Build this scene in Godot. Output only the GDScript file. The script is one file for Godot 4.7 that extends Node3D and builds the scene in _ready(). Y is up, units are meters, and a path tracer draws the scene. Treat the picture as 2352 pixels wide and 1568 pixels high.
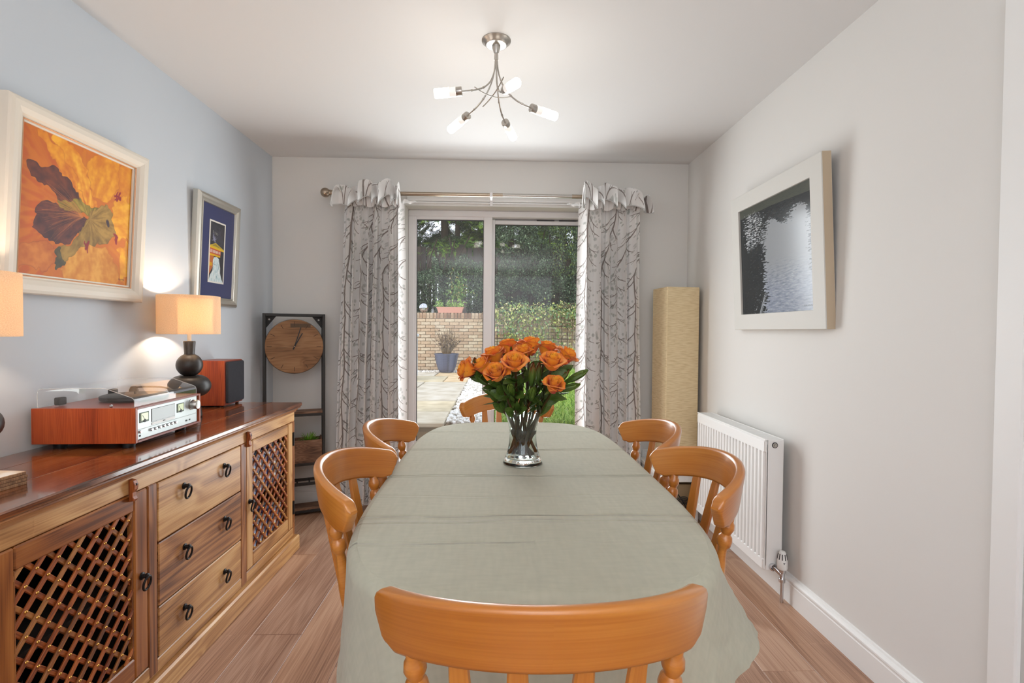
extends Node3D
# A dining room with a sideboard, an oval table under a linen cloth and a sliding door to a garden.

var rng := RandomNumberGenerator.new()
var taken := {}
var M := {}

const XL := -1.539
const XR := 1.348
const ZB := -3.507
const HC := 2.4
const GY := 0.47

func _ready() -> void:
	rng.seed = 11
	# ---- camera
	var cam := Camera3D.new()
	cam.name = "camera"
	add_child(cam)
	cam.position = Vector3(0, 1.21921, 0)
	cam.basis = Basis(Vector3.UP, -deg_to_rad(1.86173)) * Basis(Vector3.RIGHT, -deg_to_rad(1.205777)) * Basis(Vector3.BACK, deg_to_rad(0.430282))
	cam.fov = rad_to_deg(2.0 * atan(784.0 / 1150.0))
	cam.near = 0.05
	cam.far = 200.0
	cam.current = true
	# ---- sky and exposure
	var we := WorldEnvironment.new()
	we.name = "world_environment"
	add_child(we)
	var e := Environment.new()
	e.background_mode = Environment.BG_SKY
	var sky := Sky.new()
	var sm := ProceduralSkyMaterial.new()
	sm.sky_top_color = Color(0.86, 0.90, 0.96)
	sm.sky_horizon_color = Color(0.97, 0.98, 1.0)
	sm.ground_horizon_color = Color(0.62, 0.62, 0.60)
	sm.ground_bottom_color = Color(0.40, 0.40, 0.38)
	sm.sky_energy_multiplier = 1.3
	sky.sky_material = sm
	e.sky = sky
	e.background_energy_multiplier = 1.0
	e.tonemap_mode = Environment.TONE_MAPPER_LINEAR
	e.tonemap_exposure = 1.02
	e.sdfgi_enabled = true
	e.ssao_enabled = true
	e.ssil_enabled = true
	we.environment = e
	# ---- hazy sun on the garden, daylight at the patio door, added fill behind the camera
	var sun := DirectionalLight3D.new()
	sun.name = "hazy_sun"
	sun.light_color = Color(1.0, 0.95, 0.86)
	sun.light_energy = 0.4
	sun.light_angular_distance = 18.0
	sun.shadow_enabled = true
	add_child(sun)
	sun.look_at_from_position(Vector3.ZERO, Vector3(0.55, -1.0, -0.55))
	area("patio_daylight", Vector3(0.0, 1.1, -3.48), Vector3(0, 0.02, 1), Vector2(0.85, 1.8), Color(0.97, 0.99, 1.0), 3.3)
	area("rear_fill", Vector3(-0.05, 1.55, 2.55), Vector3(0, -0.03, -1), Vector2(2.3, 1.5), Color(0.96, 0.98, 1.0), 1.3)  # unseen fill behind the camera, brightens the room from the rear
	area("ceiling_fill", Vector3(-0.1, 1.75, 1.35), Vector3(0.0, 1.0, 0.001), Vector2(1.5, 1.5), Color(0.97, 0.98, 1.0), 7.6)  # added out of view, bounces soft fill off the ceiling
	materials()
	setting()
	patio_door()
	garden()
	sideboard()
	on_sideboard()
	pictures()
	table_and_cloth()
	chairs()
	bouquet()
	curtains()
	clock_shelf()
	paper_lamp_corner()
	radiator()
	ceiling_light()

func area(called: String, at: Vector3, towards: Vector3, size: Vector2, col: Color, energy: float) -> void:
	var a := AreaLight3D.new()
	a.name = called
	a.area_size = size
	a.light_color = col
	a.light_energy = energy
	a.area_range = 12.0
	a.area_attenuation = 2.0
	a.shadow_enabled = true
	add_child(a)
	a.look_at_from_position(at, at + towards)

func lamp(called: String, at: Vector3, col: Color, energy: float, size: float, parent: Node3D = self) -> void:
	var l := OmniLight3D.new()
	l.name = called
	l.light_color = col
	l.light_energy = energy
	l.light_size = size
	l.omni_range = 12.0
	l.omni_attenuation = 2.0
	l.shadow_enabled = true
	parent.add_child(l, true)
	l.position = at

# ---------------------------------------------------------------- mesh building
class MB:
	var v := PackedVector3Array()
	var n := PackedVector3Array()
	var t := PackedVector2Array()
	var c := PackedColorArray()
	var ix := PackedInt32Array()
	var xf := Transform3D()
	var col := Color.WHITE
	var g := 0
	var off := Vector2.ZERO
	func put(p: Vector3, nn: Vector3, uv: Vector2) -> int:
		v.append(xf * p)
		n.append((xf.basis * nn).normalized())
		t.append(uv)
		c.append(col)
		return v.size() - 1
	func auv(p: Vector3, nn: Vector3) -> Vector2:
		var a := nn.abs()
		var k := 0
		if a.y > a.x and a.y >= a.z: k = 1
		elif a.z > a.x: k = 2
		var gg := g
		if k == g: gg = (g + 1) % 3
		var h := 3 - k - gg
		return Vector2(p[gg], p[h]) + off
	func face(pts: Array, hint: Vector3) -> void:
		var nn: Vector3 = (pts[1] - pts[0]).cross(pts[2] - pts[0])
		if nn.dot(hint) < 0.0:
			pts.reverse()
			nn = -nn
		nn = nn.normalized()
		var f := v.size()
		for p in pts: put(p, nn, auv(p, nn))
		for i in range(2, pts.size()):
			ix.append_array([f, f + i, f + i - 1])
	func box(ctr: Vector3, s: Vector3, b := 0.0) -> void:
		var h := s * 0.5
		b = minf(b, minf(h.x, minf(h.y, h.z)) * 0.9)
		var i := h - Vector3(b, b, b)
		for k in 3:
			var a1 := (k + 1) % 3
			var a2 := (k + 2) % 3
			for sg in [-1.0, 1.0]:
				var pts := []
				for q in [[-1, -1], [1, -1], [1, 1], [-1, 1]]:
					var p := Vector3()
					p[k] = sg * h[k]
					p[a1] = q[0] * i[a1]
					p[a2] = q[1] * i[a2]
					pts.append(ctr + p)
				var hint := Vector3()
				hint[k] = sg
				face(pts, hint)
		if b <= 0.0: return
		for k in 3:
			var a1 := (k + 1) % 3
			var a2 := (k + 2) % 3
			for s1 in [-1.0, 1.0]:
				for s2 in [-1.0, 1.0]:
					var pts := []
					for q in [[0, -1], [0, 1], [1, 1], [1, -1]]:
						var p := Vector3()
						p[k] = q[1] * i[k]
						p[a1] = s1 * (h[a1] if q[0] == 0 else i[a1])
						p[a2] = s2 * (i[a2] if q[0] == 0 else h[a2])
						pts.append(ctr + p)
					var hint := Vector3()
					hint[a1] = s1
					hint[a2] = s2
					face(pts, hint)
		for sx in [-1.0, 1.0]:
			for sy in [-1.0, 1.0]:
				for sz in [-1.0, 1.0]:
					var e := Vector3(sx, sy, sz)
					face([ctr + e * Vector3(h.x, i.y, i.z), ctr + e * Vector3(i.x, h.y, i.z), ctr + e * Vector3(i.x, i.y, h.z)], e)
	func bar(a: Vector3, b: Vector3, w: float, th: float, up := Vector3.UP, bev := 0.0) -> void:
		var d := b - a
		var x := d.normalized()
		var y := up - x * up.dot(x)
		if y.length() < 0.01: y = Vector3.RIGHT - x * x.x
		y = y.normalized()
		var keep := xf
		xf = xf * Transform3D(Basis(x, y, x.cross(y)), (a + b) * 0.5)
		var kg := g
		g = 0
		box(Vector3.ZERO, Vector3(d.length(), w, th), bev)
		g = kg
		xf = keep
	func quad_uv(a: Vector3, b: Vector3, cc: Vector3, d: Vector3) -> void:
		# a lower left, b lower right, cc upper right, d upper left as seen from the front
		var nn := (b - a).cross(cc - a).normalized()
		var f := v.size()
		put(a, nn, Vector2(0, 1)); put(b, nn, Vector2(1, 1)); put(cc, nn, Vector2(1, 0)); put(d, nn, Vector2(0, 0))
		ix.append_array([f, f + 2, f + 1, f, f + 3, f + 2])
	func lathe(pr: Array, seg := 32, uvs := 1.0) -> void:
		# pr: Vector2(radius, height), walked so that the outside is on the right-hand side going up
		var m := pr.size()
		var ln := []
		for i in m - 1:
			var d: Vector2 = pr[i + 1] - pr[i]
			ln.append(Vector2(d.y, -d.x).normalized() if d.length() > 1e-7 else Vector2.RIGHT)
		var arc := 0.0
		for i in m - 1:
			var n0: Vector2 = ln[i]
			var n1: Vector2 = ln[i]
			if i > 0 and ln[i - 1].dot(ln[i]) > 0.72: n0 = (ln[i - 1] + ln[i]).normalized()
			if i < m - 2 and ln[i + 1].dot(ln[i]) > 0.72: n1 = (ln[i + 1] + ln[i]).normalized()
			var step: float = (pr[i + 1] - pr[i]).length()
			var f := v.size()
			for k in seg + 1:
				var an := TAU * k / seg
				var ca := cos(an)
				var sa := sin(an)
				put(Vector3(pr[i].x * ca, pr[i].y, pr[i].x * sa), Vector3(n0.x * ca, n0.y, n0.x * sa), Vector2(float(k) / seg * uvs, arc))
				put(Vector3(pr[i + 1].x * ca, pr[i + 1].y, pr[i + 1].x * sa), Vector3(n1.x * ca, n1.y, n1.x * sa), Vector2(float(k) / seg * uvs, arc + step))
			for k in seg:
				var q := f + k * 2
				ix.append_array([q, q + 2, q + 1, q + 1, q + 2, q + 3])
			arc += step
	func tube(path: Array, rad, seg := 8, caps := true) -> void:
		var m := path.size()
		var tg: Vector3 = (path[1] - path[0]).normalized()
		var up := Vector3.UP if absf(tg.y) < 0.9 else Vector3.RIGHT
		var a := up.cross(tg).normalized()
		var rows := []
		var ct := []
		var f := v.size()
		var arc := 0.0
		for i in m:
			var t2: Vector3 = (path[mini(i + 1, m - 1)] - path[maxi(i - 1, 0)]).normalized()
			a = (a - t2 * a.dot(t2)).normalized()
			var b := t2.cross(a)
			var r: float = rad if rad is float else rad[i]
			if i > 0: arc += (path[i] - path[i - 1]).length()
			for k in seg + 1:
				var an := TAU * k / seg
				var d := a * cos(an) + b * sin(an)
				put(path[i] + d * r, d, Vector2(arc, float(k) / seg * 0.1) + off)
		for i in m - 1:
			for k in seg:
				var q := f + i * (seg + 1) + k
				ix.append_array([q, q + seg + 1, q + 1, q + 1, q + seg + 1, q + seg + 2])
		if caps:
			for e in [0, m - 1]:
				var nn: Vector3 = (path[e] - path[1 if e == 0 else m - 2]).normalized()
				var ring := []
				for k in seg: ring.append(xf.affine_inverse() * v[f + e * (seg + 1) + k])
				face(ring, nn)
	func sheet(rows: Array, uvf = null, cols = null, close_u := false) -> void:
		# rows of points; smooth; u runs along a row
		var m := rows.size()
		var w: int = rows[0].size()
		var f := v.size()
		for j in m:
			for i in w:
				var i0 := i - 1
				var i1 := i + 1
				if close_u:
					if i0 < 0: i0 = w - 2
					if i1 > w - 1: i1 = 1
				else:
					i0 = maxi(i0, 0)
					i1 = mini(i1, w - 1)
				var du: Vector3 = rows[j][i1] - rows[j][i0]
				var dv: Vector3 = rows[mini(j + 1, m - 1)][i] - rows[maxi(j - 1, 0)][i]
				var nn := du.cross(dv)
				if nn.length() < 1e-12: nn = Vector3.UP
				if cols != null: col = cols[j][i]
				put(rows[j][i], nn.normalized(), uvf[j][i] if uvf != null else Vector2(float(i) / (w - 1), float(j) / (m - 1)))
		for j in m - 1:
			for i in w - 1:
				var q := f + j * w + i
				ix.append_array([q, q + w + 1, q + 1, q, q + w, q + w + 1])
	func prism(o: PackedVector2Array, d: float, bev := 0.0) -> void:
		# outline in x,y, from z=0 to z=d
		var k := o.size()
		var ti := Geometry2D.triangulate_polygon(o)
		var inn := o
		if bev > 0.0:
			var r := Geometry2D.offset_polygon(o, -bev, Geometry2D.JOIN_MITER)
			if r.size() == 1 and r[0].size() == k: inn = r[0]
			else: bev = 0.0
		if bev > 0.0:
			var best := 0
			for i in k:
				if inn[i].distance_to(o[0]) < inn[best].distance_to(o[0]): best = i
			var sh := PackedVector2Array()
			for i in k: sh.append(inn[(best + i) % k])
			if sh[1].distance_to(o[1]) > sh[k - 1].distance_to(o[1]): sh.reverse()
			if sh[0].distance_to(o[0]) > bev * 4.0: sh = o
			inn = sh
		for side in 2:
			var z := d if side == 1 else 0.0
			for i in range(0, ti.size(), 3):
				var P := []
				for q in 3: P.append(Vector3(inn[ti[i + q]].x, inn[ti[i + q]].y, z))
				face(P, Vector3(0, 0, 1 if side == 1 else -1))
		var ctr := Vector2()
		for i in k:
			var a := o[i]
			var b := o[(i + 1) % k]
			var e := b - a
			var nn := Vector3(e.y, -e.x, 0)
			var mid := (a + b) * 0.5
			if Geometry2D.is_point_in_polygon(mid + Vector2(nn.x, nn.y).normalized() * 1e-5, o): nn = -nn
			face([Vector3(a.x, a.y, bev), Vector3(b.x, b.y, bev), Vector3(b.x, b.y, d - bev), Vector3(a.x, a.y, d - bev)], nn)
			if bev > 0.0:
				var a2 := inn[i]
				var b2 := inn[(i + 1) % k]
				face([Vector3(a.x, a.y, bev), Vector3(b.x, b.y, bev), Vector3(b2.x, b2.y, 0), Vector3(a2.x, a2.y, 0)], nn.normalized() + Vector3(0, 0, -1))
				face([Vector3(a.x, a.y, d - bev), Vector3(b.x, b.y, d - bev), Vector3(b2.x, b2.y, d), Vector3(a2.x, a2.y, d)], nn.normalized() + Vector3(0, 0, 1))
	func mesh() -> ArrayMesh:
		var a := []
		a.resize(Mesh.ARRAY_MAX)
		a[Mesh.ARRAY_VERTEX] = v
		a[Mesh.ARRAY_NORMAL] = n
		a[Mesh.ARRAY_TEX_UV] = t
		a[Mesh.ARRAY_COLOR] = c
		a[Mesh.ARRAY_INDEX] = ix
		var am := ArrayMesh.new()
		am.add_surface_from_arrays(Mesh.PRIMITIVE_TRIANGLES, a)
		return am

func P3(x, y, z) -> Vector3:
	return Vector3(x, y, z)

func numbered(s: String) -> String:
	if not taken.has(s):
		taken[s] = 0
		return s
	taken[s] += 1
	return "%s_%03d" % [s, taken[s]]

func thing(called: String, label: String, category: String, at := Vector3.ZERO, turn := 0.0, group := "") -> Node3D:
	var o := Node3D.new()
	o.name = numbered(called)
	add_child(o)
	o.position = at
	o.rotation.y = turn
	return tag(o, label, category, group)

func tag(o: Node3D, label: String, category: String, group := "", kind := "") -> Node3D:
	o.set_meta("label", label)
	o.set_meta("category", category)
	if group: o.set_meta("group", group)
	if kind: o.set_meta("kind", kind)
	return o

func obj(called: String, mb, m: Material, parent: Node3D = self) -> MeshInstance3D:
	var o := MeshInstance3D.new()
	o.mesh = mb.mesh() if mb is MB else mb
	o.material_override = m
	o.cast_shadow = GeometryInstance3D.SHADOW_CASTING_SETTING_ON
	o.name = numbered(called) if parent == self else called
	parent.add_child(o, true)
	return o

func struct(called: String, mb, m: Material, label := "") -> MeshInstance3D:
	var o := obj(called, mb, m)
	o.set_meta("kind", "structure")
	if label: o.set_meta("label", label)
	return o

func dup(root: Node3D, base: String, at: Vector3, turn: float, label: String) -> Node3D:
	var r: Node3D = root.duplicate()
	r.name = numbered(base)
	add_child(r)
	r.position = at
	r.rotation.y = turn
	r.set_meta("label", label)
	return r

func one(ctr: Vector3, s: Vector3, b := 0.0, grain := 0) -> MB:
	var m := MB.new()
	m.g = grain
	m.off = Vector2(rng.randf(), rng.randf()) * 3.0
	m.box(ctr, s, b)
	return m

func bez(a: Vector3, b: Vector3, c: Vector3, k := 10) -> Array:
	var r := []
	for i in k + 1:
		var s := float(i) / k
		r.append(a.lerp(b, s).lerp(b.lerp(c, s), s))
	return r

func scatter(called: String, me: Mesh, tr: Array, cols: Array, m: Material, parent: Node3D = self) -> MultiMeshInstance3D:
	var mm := MultiMesh.new()
	mm.transform_format = MultiMesh.TRANSFORM_3D
	mm.use_colors = cols.size() > 0
	mm.mesh = me
	mm.instance_count = tr.size()
	for i in tr.size():
		mm.set_instance_transform(i, tr[i])
		if cols.size(): mm.set_instance_color(i, cols[i])
	var o := MultiMeshInstance3D.new()
	o.multimesh = mm
	o.material_override = m
	o.name = numbered(called) if parent == self else called
	o.set_meta("kind", "stuff")
	parent.add_child(o, true)
	return o

# ---------------------------------------------------------------- materials and textures
func mat(c: Color, rough := 0.6, metal := 0.0, tex: Texture2D = null, sc := Vector2.ONE) -> StandardMaterial3D:
	var m := StandardMaterial3D.new()
	m.albedo_color = c
	m.roughness = rough
	m.metallic = metal
	if tex:
		m.albedo_texture = tex
		m.uv1_scale = Vector3(sc.x, sc.y, 1)
	return m

func rgb(r, g, b) -> Color:
	return Color(r / 255.0, g / 255.0, b / 255.0)

func noise(fseed: int, freq: float, oct := 3) -> FastNoiseLite:
	var f := FastNoiseLite.new()
	f.seed = fseed
	f.noise_type = FastNoiseLite.TYPE_SIMPLEX_SMOOTH
	f.frequency = freq
	f.fractal_octaves = oct
	return f

func nimg(fseed: int, freq: float, w: int, h: int, W: int, H: int, oct := 3) -> PackedByteArray:
	var im := noise(fseed, freq, oct).get_seamless_image(w, h)
	im.convert(Image.FORMAT_L8)
	if w != W or h != H: im.resize(W, H, Image.INTERPOLATE_CUBIC)
	return im.get_data()

func ramp(cols: Array) -> PackedColorArray:
	var r := PackedColorArray()
	for i in 256:
		var s := i / 255.0 * (cols.size() - 1)
		var k := mini(int(s), cols.size() - 2)
		r.append(cols[k].lerp(cols[k + 1], s - k))
	return r

# wood: grain along u; bands = how many figure lines, fine = strength of the streaks
func wood(fseed: int, cols: Array, bands: float, fine: float, W := 512, H := 512, fig := 0.26) -> ImageTexture:
	var a := nimg(fseed, 0.012, 72, 256, W, H, 2)
	var b := nimg(fseed + 7, 0.16, 24, H, W, H, 3)
	var d := nimg(fseed + 13, 0.02, 64, 64, W, H, 2)
	var rp := ramp(cols)
	var out := PackedByteArray()
	out.resize(W * H * 3)
	for i in W * H:
		var s := 0.5 + 0.5 * sin(a[i] / 255.0 * bands * TAU)
		var q := clampf(s * fig + d[i] / 255.0 * 0.6 + 0.2 - fig * 0.5 + (b[i] / 255.0 - 0.5) * fine, 0.0, 1.0)
		var c := rp[int(q * 255.0)]
		out[i * 3] = int(c.r * 255.0)
		out[i * 3 + 1] = int(c.g * 255.0)
		out[i * 3 + 2] = int(c.b * 255.0)
	return ImageTexture.create_from_image(Image.create_from_data(W, H, false, Image.FORMAT_RGB8, out))

func ntex(fseed: int, freq: float, w: int, h: int, cols: Array, oct := 3, W := 256, H := 256) -> ImageTexture:
	var a := nimg(fseed, freq, w, h, W, H, oct)
	var rp := ramp(cols)
	var out := PackedByteArray()
	out.resize(W * H * 3)
	for i in W * H:
		var c := rp[a[i]]
		out[i * 3] = int(c.r * 255.0)
		out[i * 3 + 1] = int(c.g * 255.0)
		out[i * 3 + 2] = int(c.b * 255.0)
	return ImageTexture.create_from_image(Image.create_from_data(W, H, false, Image.FORMAT_RGB8, out))

func bump(m: StandardMaterial3D, tex: Texture2D, cm: float) -> StandardMaterial3D:
	m.heightmap_enabled = true
	m.heightmap_texture = tex
	m.heightmap_scale = cm
	return m

# painter: brushes stamped along curves
var brushes := {}
func brush(col: Color, w: int, hard: float) -> Image:
	var key := "%s %d %.2f" % [col.to_html(), w, hard]
	if not brushes.has(key):
		var im := Image.create(w, w, false, Image.FORMAT_RGBA8)
		var r := w * 0.5
		for y in w:
			for x in w:
				var d := Vector2(x + 0.5 - r, y + 0.5 - r).length() / r
				im.set_pixel(x, y, Color(col.r, col.g, col.b, col.a * clampf((1.0 - d) / maxf(1.0 - hard, 0.05), 0.0, 1.0)))
		brushes[key] = im
	return brushes[key]

func stroke(img: Image, pts: Array, col: Color, w0: float, w1: float, hard := 0.6, wrap := false) -> void:
	var S := img.get_width()
	var Hh := img.get_height()
	for i in pts.size() - 1:
		var a: Vector2 = pts[i]
		var b: Vector2 = pts[i + 1]
		var s0 := float(i) / (pts.size() - 1)
		var s1 := float(i + 1) / (pts.size() - 1)
		var L := a.distance_to(b)
		var st := maxi(1, int(L / maxf(1.0, minf(w0, w1) * 0.22)))
		for k in st:
			var s := float(k) / st
			var w := maxi(2, int(round(lerpf(w0, w1, lerpf(s0, s1, s)))))
			var p := a.lerp(b, s) - Vector2(w, w) * 0.5
			var im := brush(col, w, hard)
			var q := Vector2i(p)
			img.blend_rect(im, Rect2i(0, 0, w, w), q)
			if wrap:
				for dx in [-S, 0, S]:
					for dy in [-Hh, 0, Hh]:
						if (dx != 0 or dy != 0): img.blend_rect(im, Rect2i(0, 0, w, w), q + Vector2i(dx, dy))

func curve(a: Vector2, b: Vector2, c: Vector2, k := 8) -> Array:
	var r := []
	for i in k + 1:
		var s := float(i) / k
		r.append(a.lerp(b, s).lerp(b.lerp(c, s), s))
	return r

func poly(img: Image, pts: Array, col: Color) -> void:
	var y0 := 99999.0
	var y1 := -99999.0
	for p in pts:
		y0 = minf(y0, p.y)
		y1 = maxf(y1, p.y)
	for y in range(maxi(0, int(y0)), mini(img.get_height(), int(y1) + 1)):
		var xs := []
		for i in pts.size():
			var a: Vector2 = pts[i]
			var b: Vector2 = pts[(i + 1) % pts.size()]
			if (a.y <= y + 0.5) != (b.y <= y + 0.5): xs.append(a.x + (b.x - a.x) * (y + 0.5 - a.y) / (b.y - a.y))
		xs.sort()
		for i in range(0, xs.size() - 1, 2):
			img.fill_rect(Rect2i(int(xs[i]), y, maxi(1, int(xs[i + 1]) - int(xs[i])), 1), col)

func materials() -> void:
	M.wall = mat(rgb(226, 224, 220), 0.9)
	M.blue = mat(rgb(203, 210, 217), 0.9)
	M.ceil = mat(rgb(222, 221, 220), 0.95)
	M.trim = mat(rgb(240, 240, 238), 0.45)
	M.upvc = mat(rgb(236, 234, 234), 0.35)
	M.gasket = mat(rgb(60, 60, 62), 0.6)
	M.steel = mat(rgb(186, 182, 176), 0.32, 1.0)
	M.chrome = mat(rgb(205, 205, 208), 0.15, 1.0)
	M.nickel = mat(rgb(176, 160, 142), 0.3, 1.0)
	M.iron = mat(rgb(38, 36, 36), 0.42, 0.6)
	M.black = mat(rgb(28, 28, 30), 0.5)
	M.brass = mat(rgb(208, 160, 84), 0.28, 1.0)
	M.white = mat(rgb(238, 238, 236), 0.4)
	M.glass = StandardMaterial3D.new()
	M.glass.albedo_color = Color(0.97, 0.99, 0.98, 0.03)
	M.glass.transparency = BaseMaterial3D.TRANSPARENCY_ALPHA
	M.glass.roughness = 0.02
	M.pane = M.glass.duplicate()
	M.pane.metallic_specular = 0.3
	M.floor = []
	var ft := wood(31, [rgb(138, 104, 84), rgb(168, 132, 110), rgb(188, 154, 131), rgb(200, 168, 146)], 4.0, 0.75, 1024, 512, 0.24)
	for k in 4:
		var m := mat([rgb(255, 250, 246), rgb(245, 238, 234), rgb(255, 246, 236), rgb(240, 234, 232)][k], 0.36, 0.0, ft, Vector2(0.6, 2.2))
		M.floor.append(m)
	var st := wood(5, [rgb(112, 70, 34), rgb(168, 118, 68), rgb(196, 148, 94), rgb(214, 172, 118)], 3.0, 0.45, 1024, 512, 0.34)
	var st2 := wood(17, [rgb(92, 54, 30), rgb(152, 102, 60), rgb(186, 138, 88), rgb(208, 166, 114)], 4.0, 0.45, 1024, 512, 0.34)
	M.shee = mat(Color.WHITE, 0.36, 0.0, st, Vector2(0.8, 2.2))
	M.shee2 = mat(rgb(250, 242, 232), 0.36, 0.0, st2, Vector2(0.8, 2.0))
	M.shee3 = mat(rgb(222, 196, 168), 0.36, 0.0, st2, Vector2(0.9, 2.4))
	M.shee_shaded = mat(rgb(206, 168, 126), 0.33, 0.0, st, Vector2(0.9, 2.4))  # same sheesham, darkened because the left door gets less light
	M.top = mat(rgb(255, 255, 255), 0.22, 0.0, wood(23, [rgb(58, 28, 14), rgb(98, 52, 27), rgb(134, 76, 38), rgb(160, 98, 54)], 5.0, 0.65, 1024, 512, 0.34), Vector2(0.8, 2.6))
	M.top.clearcoat_enabled = true
	M.top.clearcoat = 0.8
	M.top.clearcoat_roughness = 0.07
	M.slat = mat(rgb(226, 168, 124), 0.42, 0.0, st2, Vector2(2.0, 8.0))
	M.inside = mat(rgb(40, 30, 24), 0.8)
	M.cherry = mat(Color.WHITE, 0.35, 0.0, wood(41, [rgb(112, 40, 14), rgb(144, 58, 22), rgb(162, 74, 32), rgb(172, 84, 40)], 6.0, 0.5, 512, 512, 0.25), Vector2(1.4, 5.0))
	M.cherryred = mat(rgb(128, 60, 48), 0.35)
	M.pine = mat(Color.WHITE, 0.3, 0.0, wood(53, [rgb(166, 94, 26), rgb(184, 110, 36), rgb(196, 124, 48), rgb(206, 138, 60)], 3.0, 0.4, 1024, 512, 0.2), Vector2(0.8, 2.4))
	M.pine.clearcoat_enabled = true
	M.pine.clearcoat = 0.6
	M.pine.clearcoat_roughness = 0.2
	M.rustic = mat(rgb(222, 214, 208), 0.75, 0.0, wood(67, [rgb(110, 78, 54), rgb(148, 110, 76), rgb(172, 132, 94), rgb(186, 148, 108)], 4.0, 0.7, 512, 512, 0.2), Vector2(1.6, 3.0))
	M.walnut = mat(Color.WHITE, 0.7, 0.0, wood(71, [rgb(66, 46, 36), rgb(106, 76, 58), rgb(138, 104, 82), rgb(150, 118, 96)], 7.0, 0.5, 512, 512, 0.3), Vector2(2.6, 4.0))

# ---------------------------------------------------------------- room shell
func setting() -> void:
	var ZE := 2.7
	var b := one(Vector3((XL + XR) * 0.5, -0.13, (ZB + ZE) * 0.5), Vector3(XR - XL + 0.6, 0.22, ZE - ZB + 0.2))
	var fl := struct("floor", b, mat(rgb(70, 52, 42), 0.9))
	var w := 0.193
	var x := XL
	var row := 0
	while x < XR - 0.005:
		var x1 := minf(x + w, XR)
		var z: float = ZB - [0.2, 0.75, 0.45, 1.0][row % 4] - rng.randf() * 0.1
		while z < ZE:
			var z0 := maxf(z, ZB)
			var z1 := minf(z + 1.26, ZE)
			if z1 - z0 > 0.02:
				var p := MB.new()
				p.g = 2
				p.off = Vector2(rng.randf() * 7.0, rng.randf() * 5.0)
				p.box(Vector3((x + x1) * 0.5, -0.009, (z0 + z1) * 0.5), Vector3(x1 - x - 0.0012, 0.018, z1 - z0 - 0.0012), 0.0012)
				obj("plank", p, M.floor[rng.randi() % 4], fl)
			z += 1.26
		x = x1
		row += 1
	b = one(Vector3((XL + XR) * 0.5, HC + 0.1, (ZB + ZE) * 0.5), Vector3(XR - XL + 0.6, 0.2, ZE - ZB + 0.6))
	struct("ceiling", b, M.ceil)
	b = one(Vector3(XL - 0.1, HC * 0.5, (ZB + ZE) * 0.5), Vector3(0.2, HC, ZE - ZB + 0.6))
	struct("wall_left", b, M.blue)
	b = one(Vector3(XR + 0.1, HC * 0.5, (ZB + ZE) * 0.5), Vector3(0.2, HC, ZE - ZB + 0.6))
	struct("wall_right", b, M.wall)
	# back wall with the door opening
	b = MB.new()
	var d0 := -0.632
	var d1 := 0.69
	b.box(Vector3((XL + d0) * 0.5, HC * 0.5, ZB - 0.15), Vector3(d0 - XL, HC, 0.3))
	b.box(Vector3((XR + d1) * 0.5, HC * 0.5, ZB - 0.15), Vector3(XR - d1, HC, 0.3))
	b.box(Vector3((d0 + d1) * 0.5, (2.083 + HC) * 0.5, ZB - 0.15), Vector3(d1 - d0, HC - 2.083, 0.3))
	struct("wall_back", b, M.wall)
	# the unseen kitchen end of the room; its window is added to let in light
	b = MB.new()
	b.box(Vector3(0, 0.35, ZE + 0.1), Vector3(3.6, 0.7, 0.2))
	b.box(Vector3(0, 2.37, ZE + 0.1), Vector3(3.6, 0.06, 0.2))
	b.box(Vector3(-1.45, 1.5, ZE + 0.1), Vector3(0.35, 1.7, 0.2))
	b.box(Vector3(1.35, 1.5, ZE + 0.1), Vector3(0.4, 1.7, 0.2))
	struct("wall_front", b, M.wall)
	b = MB.new()
	for k in 3: b.box(Vector3(-1.25 + k * 1.2, 1.52, ZE + 0.1), Vector3(0.05, 1.64, 0.06), 0.005)
	for k in 2: b.box(Vector3(-0.05, 0.72 + k * 1.6, ZE + 0.1), Vector3(2.45, 0.05, 0.06), 0.005)
	var win := struct("added_window_1", b, M.upvc)
	obj("pane", one(Vector3(-0.05, 1.52, ZE + 0.1), Vector3(2.4, 1.6, 0.006)), M.glass, win)
	# skirting boards: torus profile swept along the walls
	var pr := PackedVector2Array([Vector2(0, 0), Vector2(0.018, 0), Vector2(0.018, 0.088), Vector2(0.0165, 0.091), Vector2(0.0165, 0.096), Vector2(0.0185, 0.1), Vector2(0.018, 0.107), Vector2(0.014, 0.114), Vector2(0.008, 0.118), Vector2(0.006, 0.124), Vector2(0, 0.126)])
	for q in [["baseboard_right", Vector3(XR, 0, -1.295), Vector3(-1, 0, 0), Vector3(0, 0, -1), -1.295 - ZB],
			["baseboard_left", Vector3(XL, 0, ZB), Vector3(1, 0, 0), Vector3(0, 0, 1), ZE - ZB],
			["baseboard_back", Vector3(d0, 0, ZB), Vector3(0, 0, 1), Vector3(-1, 0, 0), d0 - XL],
			["baseboard_back_2", Vector3(XR, 0, ZB), Vector3(0, 0, 1), Vector3(-1, 0, 0), XR - d1]]:
		var s := MB.new()
		s.xf = Transform3D(Basis(q[2], Vector3.UP, q[3]), q[1])
		s.g = 2
		s.prism(pr, q[4])
		struct(q[0], s, M.trim)
	# architrave at the end of the right wall
	b = one(Vector3(XR - 0.009, 1.05, -1.255), Vector3(0.018, 2.1, 0.075), 0.004, 1)
	struct("trim_1", b, M.trim)
	# double socket plate low on the back wall
	var sk := thing("wall_socket", "small white socket plate low on the back wall beside the right curtain", "socket", Vector3(1.083, 0.345, ZB))
	obj("plate", one(Vector3(0, 0, 0.005), Vector3(0.085, 0.085, 0.009), 0.003), M.white, sk)
	obj("switch", one(Vector3(-0.015, 0.012, 0.011), Vector3(0.014, 0.022, 0.005), 0.002), M.trim, sk)

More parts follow.
